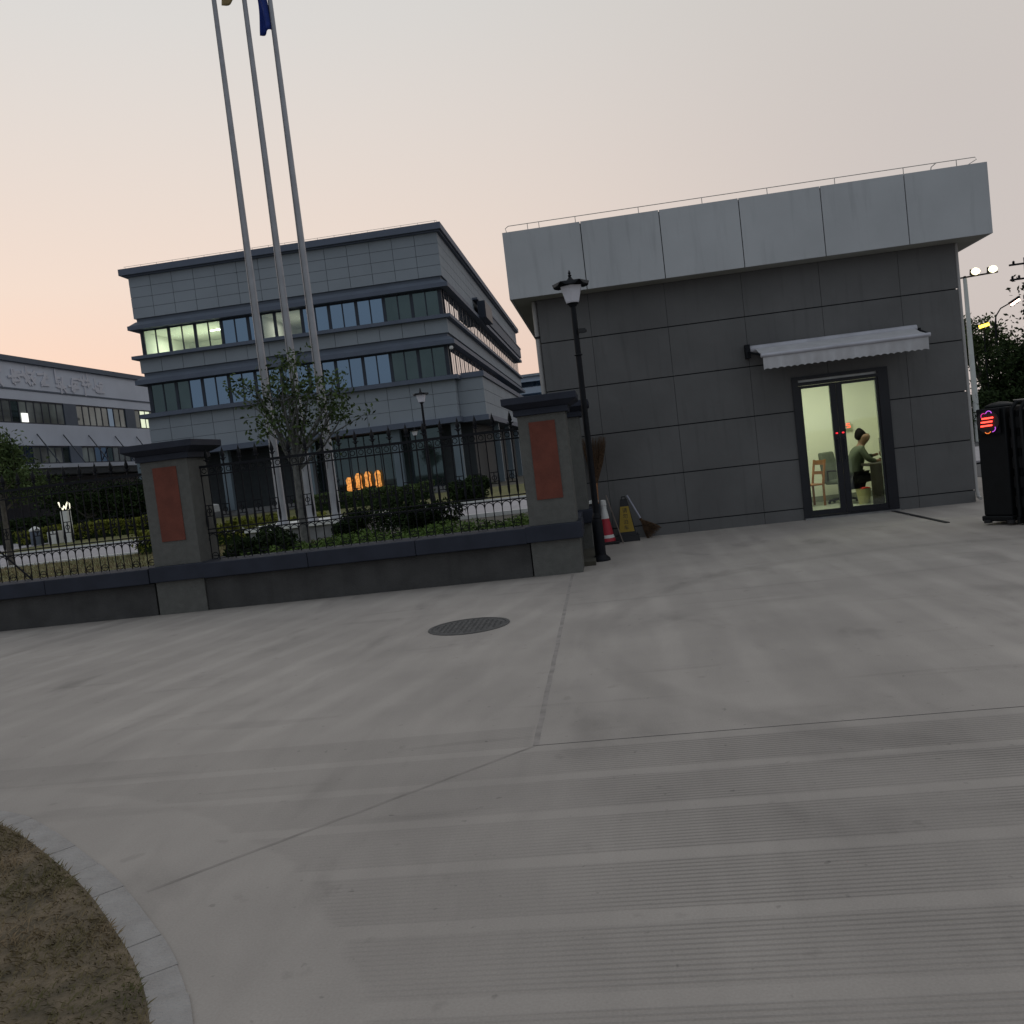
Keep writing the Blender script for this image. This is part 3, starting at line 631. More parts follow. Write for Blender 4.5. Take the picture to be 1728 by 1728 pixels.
for i,ch in enumerate('请勿泊车'):
    cu=bpy.data.curves.new('lettering','FONT'); cu.body=ch; cu.size=.085; cu.align_x='CENTER'; cu.extrude=.001
    to=bpy.data.objects.new('tmp',cu); C.objects.link(to); bpy.context.view_layer.update()
    me=bpy.data.meshes.new_from_object(to.evaluated_get(dg())); bpy.data.objects.remove(to)
    me.materials.clear(); me.materials.append(blackpl)
    o=bpy.data.objects.new('lettering',me); C.objects.link(o); o.parent=yfo; z=.485-i*.095
    o.location=(0,face(z+.03,0)-.004,z); o.rotation_euler=(PI/2-.115,0,0)
straw=pm('broom_straw',(.085,.048,.025),.9,.35,30,.6)
def broom(p0,p1,head_dir,label,handle,spread,hl,flip=False):
    """p0 handle free end, p1 where the brush starts, head_dir brush direction"""
    t=thing('broom',label,'broom','brooms by the guardhouse wall')
    M().tube([p0,p1],.014,handle,8).build('handle',t)
    h=M(); hd=Vector(head_dir).normalized(); p1=Vector(p1); a=hd.cross(Vector((0,1,0))).normalized()
    for i in range(170):
        u=random.uniform(-1,1); v=random.uniform(-1,1); s=spread*(abs(u)**.8)*(1 if u>0 else -1)
        e=p1+hd*hl*random.uniform(.85,1.03)+a*s+Vector((0,v*spread*.3,0)); mid=p1+(e-p1)*.5+a*s*.12
        st=p1+a*u*.018+Vector((0,v*.018,0))
        h.tube([st,mid,e],[.005,.004,.002],straw,3,False)
    h.tube([p1-hd*.05,p1+hd*.05],.024,straw,8); h.build('brush_head',t)
    return t
grh=pm('grey_handle',(.33,.33,.40),.5,.05,8)
broom((.27,14.93,.74),(.47,14.80,.30),(.75,-.05,-.95),'broom with pale grey handle and straw head resting on the ground by the yellow sign',grh,.15,.31)
broom((-.24,14.35,.15),(-.21,14.86,1.02),(.02,.0,1),'bamboo broom standing upside down behind the lamp post, brush up',wood,.22,.75)
t=thing('wooden_stick','thin pale stick leaning beside the traffic cone','stick'); M().tube([(-.08,14.9,.78),(.12,14.35,.0)],.010,pm('stick_wood',(.16,.13,.11),.8),6).build('rod',t)
t=thing('waste_bin','dark bin with a white lid flap wedged between the pillar and lamp post','bin',loc=(-.36,14.4,0))
M().hexa([(-.13,-.13,0),(.13,-.13,0),(.13,.13,0),(-.13,.13,0)],[(-.17,-.17,.68),(.17,-.17,.68),(.17,.17,.68),(-.17,.17,.68)],pm('bin_navy',(.014,.018,.03),.5)).build('body',t,.015)
M().hexa([(-.16,-.17,.69),(.15,-.17,.72),(.15,.16,.72),(-.16,.16,.69)],[(-.14,-.15,.715),(.14,-.15,.77),(.14,.14,.77),(-.14,.14,.715)],whitem).build('lid',t)
# white post right of guardhouse
t=thing('guide_post','pale post with yellow green band between the guardhouse and the sliding gate','post',loc=(5.98,15.6,0))
M().tube([(0,0,0),(0,0,.82)],.075,whitem,14).build('post',t); M().tube([(0,0,.822),(0,0,1.12)],.078,pm('band_yellowgreen',(.14,.15,.05),.6),14).build('band',t)
# ---------------------------------------------------------------- sliding gate
gt=thing('sliding_gate','folded black retractable gate with glowing red emblem on its drive head','gate',loc=(4.95,12.12,0),rz=-.95)
gm=pm('gate_black',(.004,.005,.006),.55,.2,8,spec=.18)
hd=M(); hd.box(0,.38,-.22,.22,.12,1.50,gm); hd.lathe([(.18,0),(.17,.03),(.09,.06),(.01,.07)],(.19,0,1.50),gm,16,1.0,1.05); hd.box(-.02,.39,-.25,.25,.05,.12,gm); hd.build('drive_head',gt,.03)
for sx in (.06,.36):
    for sy in (-.24,.24): M().lathe([(.05,-.02),(.05,.02)],(sx,sy,.05),blackpl,12).build('wheel',gt)
# ribs of the folded lattice, each a tall frame
for i in range(22):
    x=.46+i*.115; fr=M()
    fr.tube([(x,-.2,.10),(x,-.2,1.46),(x+.03,-.14,1.54),(x+.03,.14,1.54),(x,.2,1.46),(x,.2,.10)],.026,gm,8)
    for z in (.25,.5,.75,1.0,1.25): fr.box(x-.05,x+.062,-.19,-.17,z-.03,z+.11,gm); fr.box(x-.05,x+.062,.17,.19,z-.03,z+.11,gm)
    fr.box(x-.045,x+.055,-.165,.165,.12,1.44,gm); fr.box(x-.012,x+.012,-.13,.13,1.565,1.574,steel)
    fr.box(x-.02,x+.02,-.24,.24,.02,.10,gm)
    fr.build('folding_frame',gt)
# emblem: on face of drive head turned to camera
eb=M().box(.0,.34,-.02,.0,-.18,.18,gm).build('display',gt); eb.location=(.045,-.245,1.33); eb.scale=(.86,1,.86)
DXo=.17
do=M().lathe([(.17,0),(.17,.02)],(0,0,0),blackpl,28).build('disc',eb); do.rotation_euler=(PI/2,0,0); do.location=(DXo,-.021,0)
red3=em('led_bar_red',(1,.045,.03),4.5)
for i,z in enumerate((.055,0,-.055)): M().obox((DXo+(.012,-.004,-.012)[i],-.055,z),(.085,.006,.011),Matrix.Rotation(-.04,3,'Y'),red3).build('red_bar',eb)
def arc(cx,cz,r,a0,a1,m): 
    return M().tube([(DXo+cx+r*math.cos(a0+(a1-a0)*k/8),-.053,cz+r*math.sin(a0+(a1-a0)*k/8)) for k in range(9)],.005,m,5)
vio=em('led_violet',(.65,.12,.9),.9)
arc(.035,.115,.045,.2,2.9,vio).build('violet_arc',eb); arc(-.045,.09,.04,.9,3.6,em('led_magenta',(.75,.04,.35),.8)).build('violet_arc',eb)
arc(.07,-.10,.05,-1.6,.4,vio).build('violet_arc',eb); arc(0,-.12,.05,-2.5,-.5,em('led_orange',(1,.25,.04),.9)).build('orange_arc',eb)
struct(M().box(4.50,4.56,12.6,15.0,.002,.012,blackpl),'gate_rail')
# ---------------------------------------------------------------- flagpoles
pb=thing('flagpole_plinth','white topped low stone plinth under the three flagpoles','plinth',loc=(-7.7,22.3,0))
M().box(-1.45,1.6,-.9,.9,.1,.50,pm('plinth_stone',(.25,.25,.26),.8)).build('body',pb); M().box(-1.55,1.7,-1.0,1.0,.502,.60,marble).build('slab',pb,.01)
for x,y,lab in ((-8.47,22.,'leftmost of the three tall steel flagpoles, no flag in view'),(-7.69,22.,'middle of the three tall steel flagpoles'),(-7.10,22.2,'rightmost of the three tall steel flagpoles, carrying the blue flag')):
    t=thing('flagpole',lab,'flagpole','tall steel flagpoles',loc=(x,y,.6))
    M().tube([(0,0,.0),(0,0,14.6)],[.118,.052],polem,20).build('pole',t)
    M().lathe([(.17,0),(.17,.05),(.14,.09)],(0,0,0.001),polem,20).build('base_collar',t)
    M().lathe([(.03,0),(.09,.06),(.10,.12),(.06,.18),(.005,.2)],(0,0,14.6),polem,14).build('finial',t)
    M().tube([(-.02,-.15,1.3),(-.03,-.11,7),(-.02,-.09,14.5)],.006,blackpl,4).build('halyard',t)
def flag(x,y,z0,z1,w,m,label):
    f_=M(); n=10; k=14
    for layer in (0,):
        vs=[];
        for j in range(k+1):
            v=j/k; z=z1+(z0-z1)*v
            for i in range(n+1):
                u=i/n; xx=x-w*u*(1-.25*v)-.04*math.sin(5*v+2*u); yy=y+.08*math.sin(u*7+v*3); vs.append((xx,yy,z-.22*u*(1-v)+(.12*(1-u))*v))
        n1=n+1; fs=[(j*n1+i,j*n1+i+1,(j+1)*n1+i+1,(j+1)*n1+i) for j in range(k) for i in range(n)]
        f_.add(vs,fs,m,True)
    o=f_.build('flag'); q=o.modifiers.new('thick','SOLIDIFY'); q.thickness=.004
    return tag(o,label,'flag')
flag(-7.18,22.15,12.88,14.9,.32,pm('flag_blue',(.012,.035,.22),.8,.1,3),'limp blue flag hanging left of the rightmost flagpole')
flag(-7.82,21.95,13.66,14.9,.55,pm('flag_ochre',(.30,.22,.10),.8,.2,3),'limp ochre flag, its lower tip at the top edge beside the middle flagpole')
# ---------------------------------------------------------------- office building
K=56/45.
def sx_(x): return x*K
def sz_(z): return 1.55+(z-1.55)*K
ob=thing('office_building','grey three storey office block with banded eaves and blue ribbon windows','building',loc=(0,0,0))
BY=56.4; XL,XR=sx_(-24.2),sx_(-7.35); DEP=106.
GZ=.1
def sl(mb,x0,x1,y0,y1,z0,z1,m): mb.box(x0,x1,y0,y1,z0,z1,m)
# cladding bands built of separate slabs with open joints
def band(z0,z1,name,off=0,rows=2):
    b=M(); b.box(XL+.05+off,XR-.05-off,BY+.05+off,DEP-.05,z0+.01,z1-.01,pm('office_joint',(.13,.145,.165),.85,.05,1))
    n=14; hh=(z1-z0)/rows
    for i in range(n):
        for j in range(rows):
            a=XL+off+(XR-XL-2*off)*i/n; c=XL+off+(XR-XL-2*off)*(i+1)/n
            b.box(a+(.015 if i else 0),c-(.015 if i<n-1 else 0),BY+off,BY+off+.09,z0+hh*j+(.012 if j else 0),z0+hh*(j+1)-(.012 if j<rows-1 else 0),clad)
    n=36
    for i in range(n):
        for j in range(rows):
            a=BY+.1+off+(DEP-BY-.1)*i/n; c=BY+.1+off+(DEP-BY-.1)*(i+1)/n
            b.box(XR-off-.09,XR-off,a,c-.02,z0+hh*j+(.012 if j else 0),z0+hh*(j+1)-(.012 if j<rows-1 else 0),clad)
            if i<36: b.box(XL+off,XL+off+.09,a,c-.02,z0+hh*j+(.012 if j else 0),z0+hh*(j+1)-(.012 if j<rows-1 else 0),clad)
    return b.build(name,ob)
# parapet
band(sz_(11.42),sz_(13.62),'parapet',0,4)
c_=M(); c_.box(XL-.42,XR+.35,BY-.42,DEP+.4,sz_(13.70),sz_(14.03),ledgem); c_.box(XL-.2,XR+.2,BY-.2,DEP+.2,sz_(13.62)+.002,sz_(13.70)-.002,ledgem); c_.build('cornice',ob)
rr_=M(); zz=sz_(14.03); 
rr_.tube([(XL-.1,BY-.2,zz+.16),(XR+.1,BY-.2,zz+.16),(XR+.1,DEP,zz+.16)],.012,steel,4)
for i in range(20): x=XL+(XR-XL)*i/19; rr_.tube([(x,BY-.2,zz),(x,BY-.2,zz+.16)],.012,steel,4)
rr_.build('roof_rail',ob)
def eave(zt,zb,ztip,zbot,name,y1=DEP,dz=0):
    """recessed band then sloping eave ending in a thin projecting ledge"""
    b=M(); e=.30
    b.box(XL+.12,XR-.12,BY+.12,y1-.1,zbot+.02,zt-.003,clad2)
    o=[(XL+.05,BY+.05),(XR-.05,BY+.05),(XR-.05,y1),(XL+.05,y1)]; q=[(XL-e,BY-e),(XR+e,BY-e),(XR+e,y1+.2),(XL-e,y1+.2)]
    b.hexa([(x,y,zb) for x,y in q],[(x,y,zt-(zt-zb)*.45) for x,y in o],clad2)
    b.box(XL-e-.06,XR+e+.06,BY-e-.06,y1+.2,zbot,zb-.002,ledgem); return b.build(name,ob)
eave(sz_(11.42),sz_(11.02),0,sz_(10.80),'upper_eave')
eave(sz_(8.50),sz_(8.12),0,sz_(7.88),'lower_eave')
def sill(zt,zb,name):
    b=M(); b.box(XL-.36,XR+.30,BY-.36,DEP+.2,zb,zt,ledgem); return b.build(name,ob)
sill(sz_(9.42),sz_(9.24),'window_ledge'); sill(sz_(6.30),sz_(6.08),'window_ledge')
band(sz_(8.50)+.002,sz_(9.24)-.002,'spandrel',0,1)
band(sz_(4.15),sz_(6.08)-.002,'spandrel',0,3)
c_=M(); c_.box(XL-.3,XR+.15,BY-.3,DEP,sz_(3.86),sz_(4.15)-.002,ledgem); c_.build('ground_floor_eave',ob)
# side box extension
bx=M(); X1=sx_(-5.97); BYb=BY+.9
bx.box(XR+.02,X1-.05,BYb+.05,DEP-14,sz_(4.12),sz_(6.12),cemdark)
for j in range(3):
    z0=sz_(4.12)+(sz_(6.12)-sz_(4.12))*j/3; z1=sz_(4.12)+(sz_(6.12)-sz_(4.12))*(j+1)/3
    bx.box(XR+.02,X1,BYb,BYb+.06,z0+(.012 if j else 0),z1-.012,clad)
    for i in range(26):
        a=BYb+.07+(DEP-15-BYb)*i/26; c=BYb+.07+(DEP-15-BYb)*(i+1)/26; bx.box(X1-.06,X1,a,c-.02,z0+(.012 if j else 0),z1-.012,clad)
bx.build('side_wing',ob)
c_=M(); c_.box(XR+.31,X1+.12,BYb-.12,DEP-14,sz_(6.12)+.002,sz_(6.40),ledgem); c_.box(XR+.16,X1+.15,BYb-.2,DEP-14,sz_(3.84),sz_(4.12)-.002,ledgem); c_.build('side_wing_ledge',ob)
# dark louvre box on side facade (step in the eave)
c_=M(); c_.box(XR+.31,XR+.95,70.2,74.5,sz_(10.84),sz_(11.9),wframe); c_.box(XR+.0,XR+.36,74.6,DEP,sz_(11.2),sz_(12.0),clad2); c_.box(XR+.0,XR+.42,70.0,DEP,sz_(12.0)+.002,sz_(12.12),ledgem); c_.build('side_canopy',ob)
# windows
def winrow(x0,x1,z0,z1,n,mats,y,lit=()):
    w=(x1-x0)/n
    for i in range(0,n,2):
        a=x0+w*i; b=a+2*w; f=M(); yy=y
        f.box(a,a+.10,yy-.05,yy+.05,z0,z1,wframe); f.box(b-.10,b,yy-.05,yy+.05,z0,z1,wframe); f.box(a+.1,b-.1,yy-.05,yy+.05,z0,z0+.06,wframe); f.box(a+.1,b-.1,yy-.05,yy+.05,z1-.08,z1,wframe)
        f.box(a+w-.035,a+w+.035,yy-.05,yy+.05,z0+.06,z1-.08,wframe); fo=f.build('window',ob)
        M().box(a+.1,a+w-.035,yy,yy+.02,z0+.06,z1-.08,mats(i)).build('pane',fo); M().box(a+w+.035,b-.1,yy,yy+.02,z0+.06,z1-.08,mats(i+1)).build('pane',fo)
WY2=BY+.22
def m3(i):
    if i<6: return gl_clear
    if i in (9,10,11): return gl_clear
    if i>=18: return gl_dark
    return gl_blue
def m2_(i): return gl_dark if i>=18 or i<3 else gl_blue
wx0,wx1=XL+.35,XR-.35; u=(wx1-wx0)/22
winrow(wx0,wx1,sz_(9.42)+.003,sz_(10.80)-.003,22,m3,WY2)
winrow(wx0,wx1,sz_(6.30)+.003,sz_(7.88)-.003,22,m2_,WY2)
# corner posts
c_=M()
for (a,b) in ((XL+.2,XL+.35),(XR-.35,XR-.2)):
    for z0,z1 in ((sz_(9.42),sz_(10.80)),(sz_(6.30),sz_(7.88))): c_.box(a,b,WY2-.06,WY2+.3,z0+.003,z1-.003,wframe)
c_.build('corner_post',ob)
# storey cores so nothing shows through, with lit rooms
c_=M(); c_.box(XL+.3,XR-.6,BY+.60,DEP-.5,sz_(6.32),sz_(7.86),wframe)
z0,z1=sz_(9.43),sz_(10.79)
c_.box(wx0+u*12.02,XR-.6,BY+.6,DEP-.5,z0,z1,wframe); c_.box(XL+.3,wx0+u*12,BY+7,DEP-.5,z0,z1,wframe); c_.box(wx0+u*6.03,wx0+u*8.97,BY+.6,BY+6.9,z0,z1,wframe); c_.build('core',ob)
def room(x0,x1,lx,pw,lc,nm='lit_room'):
    r=M(); y0,y1=WY2+.06,BY+6.9; mt=pm('office_wall_green',(.62,.64,.57),.8,.02,1) if nm=='lit_room' else pm('office_wall_pale',(.55,.57,.52),.8,.02,1)
    r.box(x0,x0+.05,y0,y1,z0+.02,z1-.02,mt); r.box(x1-.05,x1,y0,y1,z0+.02,z1-.02,mt); r.box(x0+.05,x1-.05,y1-.05,y1,z0+.02,z1-.02,mt); r.box(x0+.05,x1-.05,y0,y1-.05,z1-.06,z1-.02,mt); r.box(x0+.05,x1-.05,y0,y1-.05,z0,z0+.04,mt)
    ro=r.build(nm,ob)
    for q in lx: M().box(q-.3,q+.3,BY+3.0,BY+3.12,z1-.11,z1-.07,tube).build('ceiling_tube',ro)
    a=bpy.data.lights.new('room_light','AREA'); a.energy=pw; a.shape='RECTANGLE'; a.size=(x1-x0)*.7; a.size_y=2; a.color=lc; o=bpy.data.objects.new('room_light',a); C.objects.link(o); o.location=((x0+x1)/2,BY+2.6,z1-.2); o.parent=ob
room(wx0,wx0+u*6,(wx0+u*4.1,wx0+u*4.6,wx0+u*5.3),170,(.96,1,.82))
room(wx0+u*9,wx0+u*12,(),36,(1,.95,.88),'dim_room')
# side windows, floors 2 and 3 (grazing mirror glass)
def sidewin(z0,z1,y0,y1,n):
    w=(y1-y0)/n
    for i in range(n):
        a=y0+w*i; b=a+w; f=M(); x=XR-.14
        f.box(x-.05,x+.02,a,a+.14,z0,z1,wframe); f.box(x-.05,x+.02,b-.10,b,z0,z1,wframe); f.box(x-.05,x+.01,a+.14,b-.10,z0,z0+.06,wframe); f.box(x-.05,x+.01,a+.14,b-.1,z1-.08,z1,wframe); f.box(x-.05,x+.01,(a+b)/2-.03,(a+b)/2+.03,z0+.06,z1-.08,wframe)
        fo=f.build('window',ob); M().box(x-.02,x,a+.14,b-.1,z0+.06,z1-.08,gl_side).build('pane',fo)
sidewin(sz_(9.42)+.003,sz_(10.80)-.003,BY+.6,DEP-.5,26); sidewin(sz_(6.30)+.003,sz_(7.88)-.003,BY+.6,BY+25,13)
# ground floor: recessed glazing and columns
gf=M(); gf.box(XL+.8,X1-1.2,BY+2.2,DEP-1,GZ+.02,sz_(3.84),pm('lobby_wall',(.030,.036,.040),.7)); gf.box(XL+.3,XR-.0,BY+.3,BY+2.19,GZ-.05,GZ+.30,pm('step_stone',(.16,.16,.16),.8)); gf.build('ground_floor',ob)
for i in range(10):
    a=sx_(-17.2)+i*1.05; 
    if a>XR-1: break
    f=M(); y=BY+1.9; f.box(a,a+.07,y,y+.06,GZ+.3,sz_(3.84),wframe); f.box(a+.07,a+1.05,y,y+.06,GZ+.3,GZ+.38,wframe); fo=f.build('lobby_window',ob)
    M().box(a+.071,a+1.049,y+.02,y+.035,GZ+.38,sz_(3.84),gl_dark if i>1 else gl_dark).build('pane',fo)
colm=pm('column_blue_grey',(.14,.18,.21),.6,.06,1)
for x in (-31.2,-25.3,-19.6,-13.5,-9.5): M().box(x-.28,x+.28,BY+.25,BY+.8,GZ+.31,sz_(3.86)-.003,colm).build('column',ob)
for y in (64,71,78,85,92): M().box(X1-.5,X1-.1,y,y+.4,GZ,sz_(3.84)-.003,colm).build('column',ob)
am=em('amber_window_light',(1,.40,.09),.85)
AM=((-17.35,.80,1.75),(-16.7,.85,1.95),(-16.05,.95,2.0),(-15.35,.85,2.0))
amn=am.node_tree; tn=amn.nodes.new('ShaderNodeTexNoise'); tn.inputs['Scale'].default_value=7; gq=amn.nodes.new('ShaderNodeNewGeometry'); amn.links.new(gq.outputs['Position'],tn.inputs['Vector']); rq=amn.nodes.new('ShaderNodeMapRange'); rq.inputs[1].default_value=.38; rq.inputs[2].default_value=.62; rq.inputs[3].default_value=.25; rq.inputs[4].default_value=.85; amn.links.new(tn.outputs[0],rq.inputs[0]); amn.links.new(rq.outputs[0],amn.nodes['Principled BSDF'].inputs['Emission Strength'])
for i,(x,zb,zt) in enumerate(AM):
    M().lathe([(.12,0),(.22,.10),(.18,(zt-zb)*.45),(.22,(zt-zb)*.8),(.10,zt-zb)],(x,BY+1.55,zb-.05),am,12).build('amber_lantern',ob)
M().lathe([(.02,0),(.11,.02),(.14,.12),(.12,.2),(.10,.22)],(sx_(-7.2)-.1,BY-.15,sz_(7.67)-.1),whitem,12).build('dome_camera',ob)
# ---------------------------------------------------------------- factory building at left (facade along Y at X=-48)
fb=thing('factory_building','long grey factory block at the left edge with narrow window strips and pale rooftop lettering','building')
FXx=-48.; Y0,Y1=40.,118.
b=M()
for (z0,z1,m,o) in ((14.55,15.0,clad2,.25),(12.36,14.55,plant_w,0),(12.22,12.36,clad2,.06),(11.40,12.22,plant_w,0),(7.55,9.42,plant_w,0),(5.0,5.95,plant_w,.0),(.0,4.9,wframe,-1.2)): b.box(FXx-22,FXx+o,Y0,Y1,z0+.002,z1-.002,m)
b.box(FXx-22,FXx-.5,Y0+.1,Y1-.1,9.42,11.4,wframe); b.box(FXx-22,FXx-.5,Y0+.1,Y1-.1,5.95,7.55,wframe)
b.build('wall',fb)
c_=M(); c_.box(FXx,FXx+1.9,48,88.5,5.45,5.80,plant_w); c_.build('canopy',fb)
i=0
for y in (58,62.5,67,70.9,74.6,78.5,83,87): 
    M().tube([(FXx+.02,y,8.55),(FXx+1.75,y-.0,5.82)],.05,wframe,6).build('canopy_stay',fb)
gs=[gl_pale,gl_dark,gl_pale,gl_blue]
def strip_win(ya,yb,z0,z1,n,mats):
    f=M(); x=FXx-.12; w=(yb-ya)/n
    f.box(x-.06,x+.05,ya,yb,z0,z0+.1,wframe); f.box(x-.06,x+.05,ya,yb,z1-.1,z1,wframe)
    for k in range(n+1): f.box(x-.055,x+.045,ya+w*k-.05,ya+w*k+.05,z0+.1,z1-.1,wframe)
    fo=f.build('window',fb)
    for k in range(n): M().box(x-.02,x,ya+w*k+.05,ya+w*(k+1)-.05,z0+.1,z1-.1,mats[random.randrange(len(mats))] if not isinstance(mats,dict) else mats[0]).build('pane',fo)
litp=em('lit_factory_window',(.85,.92,.66),.75)
gl_pale2=glassy('pale_blind_glass',(.22,.24,.22),(.5,.55,.55),.12,False)
for ya,yb,ms in ((47,60,[gl_pale,gl_dark]),(62,75.3,[gl_pale,gl_pale,gl_dark,gl_pale2]),(77.2,85.6,[gl_pale,gl_blue,gl_pale2,gl_pale]),(87.4,98,[litp,litp,gl_pale2]),(100,112,[gl_pale])):
    n=round((yb-ya)/1.05); strip_win(ya,yb,9.43,11.38,n,ms); strip_win(ya,yb,5.97,7.52,n,[gl_blue,gl_pale,gl_dark,gl_pale2])
for (ya,yb) in ((60,62),(75.3,77.2),(85.6,87.4),(98,100)):
    for za,zb_ in ((9.422,11.398),(5.952,7.548)): M().box(FXx-.4,FXx-.01,ya+.01,yb-.01,za,zb_,clad2).build('pier',fb)
M().box(FXx-.10,FXx-.05,69.4,70.2,9.55,10.3,em('bright_window_lamp',(1,1,.95),1.1)).build('bright_pane',fb)
# pale lettering on the parapet: raised strokes, illegible script
sgm=pm('sign_letters_white',(.60,.60,.66),.8,.04,4); random.seed(3)
y=66.0
for k in range(8):
    g_=M(); cy=y+.9; 
    for s in range(9):
        a=random.choice([0,PI/2,PI/4,-PI/4,0.1,1.4]); ln=random.uniform(.25,.75); c0=(cy+random.uniform(-.5,.5),13.3+random.uniform(-.55,.55))
        dy,dz=math.cos(a)*ln,math.sin(a)*ln
        g_.obox((FXx+.03+s*.004,c0[0],c0[1]),(.028,ln,.10),Matrix.Rotation(-a,3,'X').to_3x3() if False else Matrix.Rotation(a,3,'X'),sgm)
    g_.build('letter',fb); y+=2.05
random.seed(21)
# far low building glimpsed between office and guardhouse
t=thing('distant_building','distant building coloured pale blue for haze, glimpsed between the office block and the guardhouse','building',loc=(-6,120,0))
M().box(-14,6,0,20,0,12.6,pm('hazed_blue_wall',(.40,.47,.56),.8,.04,.2)).build('wall',t); M().box(-14.3,6.3,-.3,20.3,12.6,12.9,pm('far_roof',(.30,.34,.38),.8)).build('roof',t)  # haze painted into the wall as a pale bluish colour
for z in (9.6,11.2):
    M().box(-13.5,5.5,-.06,-.01,z,z+.7,gl_blue).build('window_strip',t)
# small parked white car far behind the fence
t=thing('parked_car','white car parked by the office block, seen between fence bars','car',loc=(-27.3,54.0,.11),rz=.1)
cb=M(); wp=whitem; prof=[(-2.1,.35),(-2.1,.85),(-1.5,.95),(-.9,1.42),(.75,1.42),(1.35,.95),(2.05,.85),(2.1,.35)]
cb.add([(x,-.8,z) for x,z in prof]+[(x,.8,z) for x,z in prof],[tuple(range(8)),tuple(range(15,7,-1))]+[(i,(i+1)%8,(i+1)%8+8,i+8) for i in range(8)],wp); cb.build('body',t,.05)
for s in(-1,1): M().add([(-1.38,s*.805,.97),(-.86,s*.805,1.34),(.72,s*.805,1.34),(1.25,s*.805,.97)],[(0,1,2,3)],gl_dark).build('side_window',t)
for x in (-1.3,1.3):
    for s in (-.78,.78):
        wh=M(); wh.lathe([(.32,-.1),(.34,-.08),(.34,.08),(.32,.1)],(0,0,0),blackpl,16); o=wh.build('wheel',t); o.location=(x,s,.34); o.rotation_euler=(PI/2,0,0)
# lit sculpture post and bins on far pavement
t=thing('light_bollard','pale square bollard crowned by glowing curled light strokes','bollard',loc=(-26.2,40,.1))
M().box(-.17,.17,-.17,.17,0,1.55,whitem).build('post',t)
sg=M(); lt=em('neon_white',(1,.95,.75),1.0); sg.tube([(-.28,-.02,2.0),(-.2,-.02,1.75),(-.1,-.02,1.62),(-.02,-.02,1.8),(.05,-.02,1.64),(.12,-.02,1.86),(.2,-.02,1.98),(.27,-.02,1.86),(.26,-.02,1.68),(.2,-.02,1.58)],.035,lt,6); sg.build('light_strokes',t)
t=thing('litter_bin','dark round litter bin with pale lid on the compound pavement','bin',loc=(-27.9,40,.1))
M().lathe([(.22,0),(.25,.05),(.25,.72),(.22,.75)],(0,0,0),clad2,16).build('body',t); M().lathe([(.27,.75),(.27,.82),(.10,.95),(.02,.97)],(0,0,.002),whitem,16).build('lid',t)
t=thing('stone_block','pale square stone block beside the round litter bin','block',loc=(-27.1,40.3,.1)); M().box(-.25,.25,-.25,.25,0,.62,whitem).build('block',t,.02)
struct(M().box(-60,-27.6,36,47,.13,.16,roadm),'pavement')
# ---------------------------------------------------------------- vegetation
def blob_pts(n,c,r,hollow=.3,lump=6,seed=None):
    cs=np.array([np.array(c)+rng.normal(size=3)*np.array(r)*.42 for _ in range(lump)]); cs[:,2]=np.clip(cs[:,2],c[2]-r[2]*.6,c[2]+r[2]*.55)
    rs=rng.uniform(.38,.62,lump)
    k=rng.integers(0,lump,n); d=rng.normal(size=(n,3)); d/=np.linalg.norm(d,axis=1)[:,None]; rad=rng.uniform(hollow,1,n)**.5
    return cs[k]+d*rad[:,None]*rs[k][:,None]*np.array(r)
def shrub(name,label,cat,c,r,n,size,m,lump=8,group=None,zmin=.1):
    t=thing(name,label,cat,group,loc=(c[0],c[1],.1))
    p=blob_pts(n,(0,0,c[2]-.1),r,lump=lump); p=p[p[:,2]>zmin-.1+.0]
    quads('foliage',leafquads(p,size),m,t)
    s=M()
    for i in range(5):
        a=2*PI*i/5; s.tube([(0,0,0),(r[0]*.3*math.cos(a),r[1]*.3*math.sin(a),c[2]*.5),(r[0]*.55*math.cos(a),r[1]*.55*math.sin(a),c[2]*.9)],[.02,.014,.006],bark,5)
    s.build('stem',t); return t
g1='clipped shrubs behind the fence'
shrub('shrub','broad dark round shrub right of the flagpoles behind the fence','shrub',(-3.95,17,.58),(.88,.8,.56),7500,.042,leafD,10,g1)
shrub('shrub','dark shrub on the far lawn just beyond the pale inner road','shrub',(-5.35,34.8,.62),(1.0,.8,.55),6500,.07,leafD,8,g1)
shrub('shrub','dark shrub directly behind the left end of the middle fence bay','shrub',(-6.0,14.0,.55),(.75,.6,.50),7500,.04,leafD,8,g1)
shrub('shrub','low dark shrub at the foot of the rightmost flagpole','shrub',(-5.75,19.0,.45),(.7,.5,.42),4500,.04,leafD,6,g1)
shrub('shrub','small dark shrub left of the plinth under the flagpoles','shrub',(-7.0,16.2,.55),(.6,.5,.42),4000,.04,leafD,6,g1)
def hedge(label,x0,x1,y,w,h,n,m,size=.05,z0=.1):
    t=thing('hedge',label,'hedge',loc=((x0+x1)/2,y,z0))
    p=np.column_stack([rng.uniform(-(x1-x0)/2,(x1-x0)/2,n),rng.normal(0,w*.3,n).clip(-w/2,w/2),h*(1-rng.uniform(0,1,n)**2*.8)+.05*np.sin(rng.uniform(0,9,n))])
    p[:,2]+= .06*np.sin(p[:,0]*2.3)+.04*np.sin(p[:,0]*6.1)
    quads('foliage',leafquads(p,size),m,t); M().box(-(x1-x0)/2+.1,(x1-x0)/2-.1,-w*.3,w*.3,0,h*.55,leafD).build('inner_twigs',t); return t
hedge('yellow green clipped hedge across the far lawn behind the left fence bay',-30,-22.5,42,1.4,.75,9000,leafY,.09)
hedge('yellow green hedge behind the dark shrubs left of the flagpoles',-13.5,-8.0,28.2-4.4,.9,.62,6000,leafY,.06)
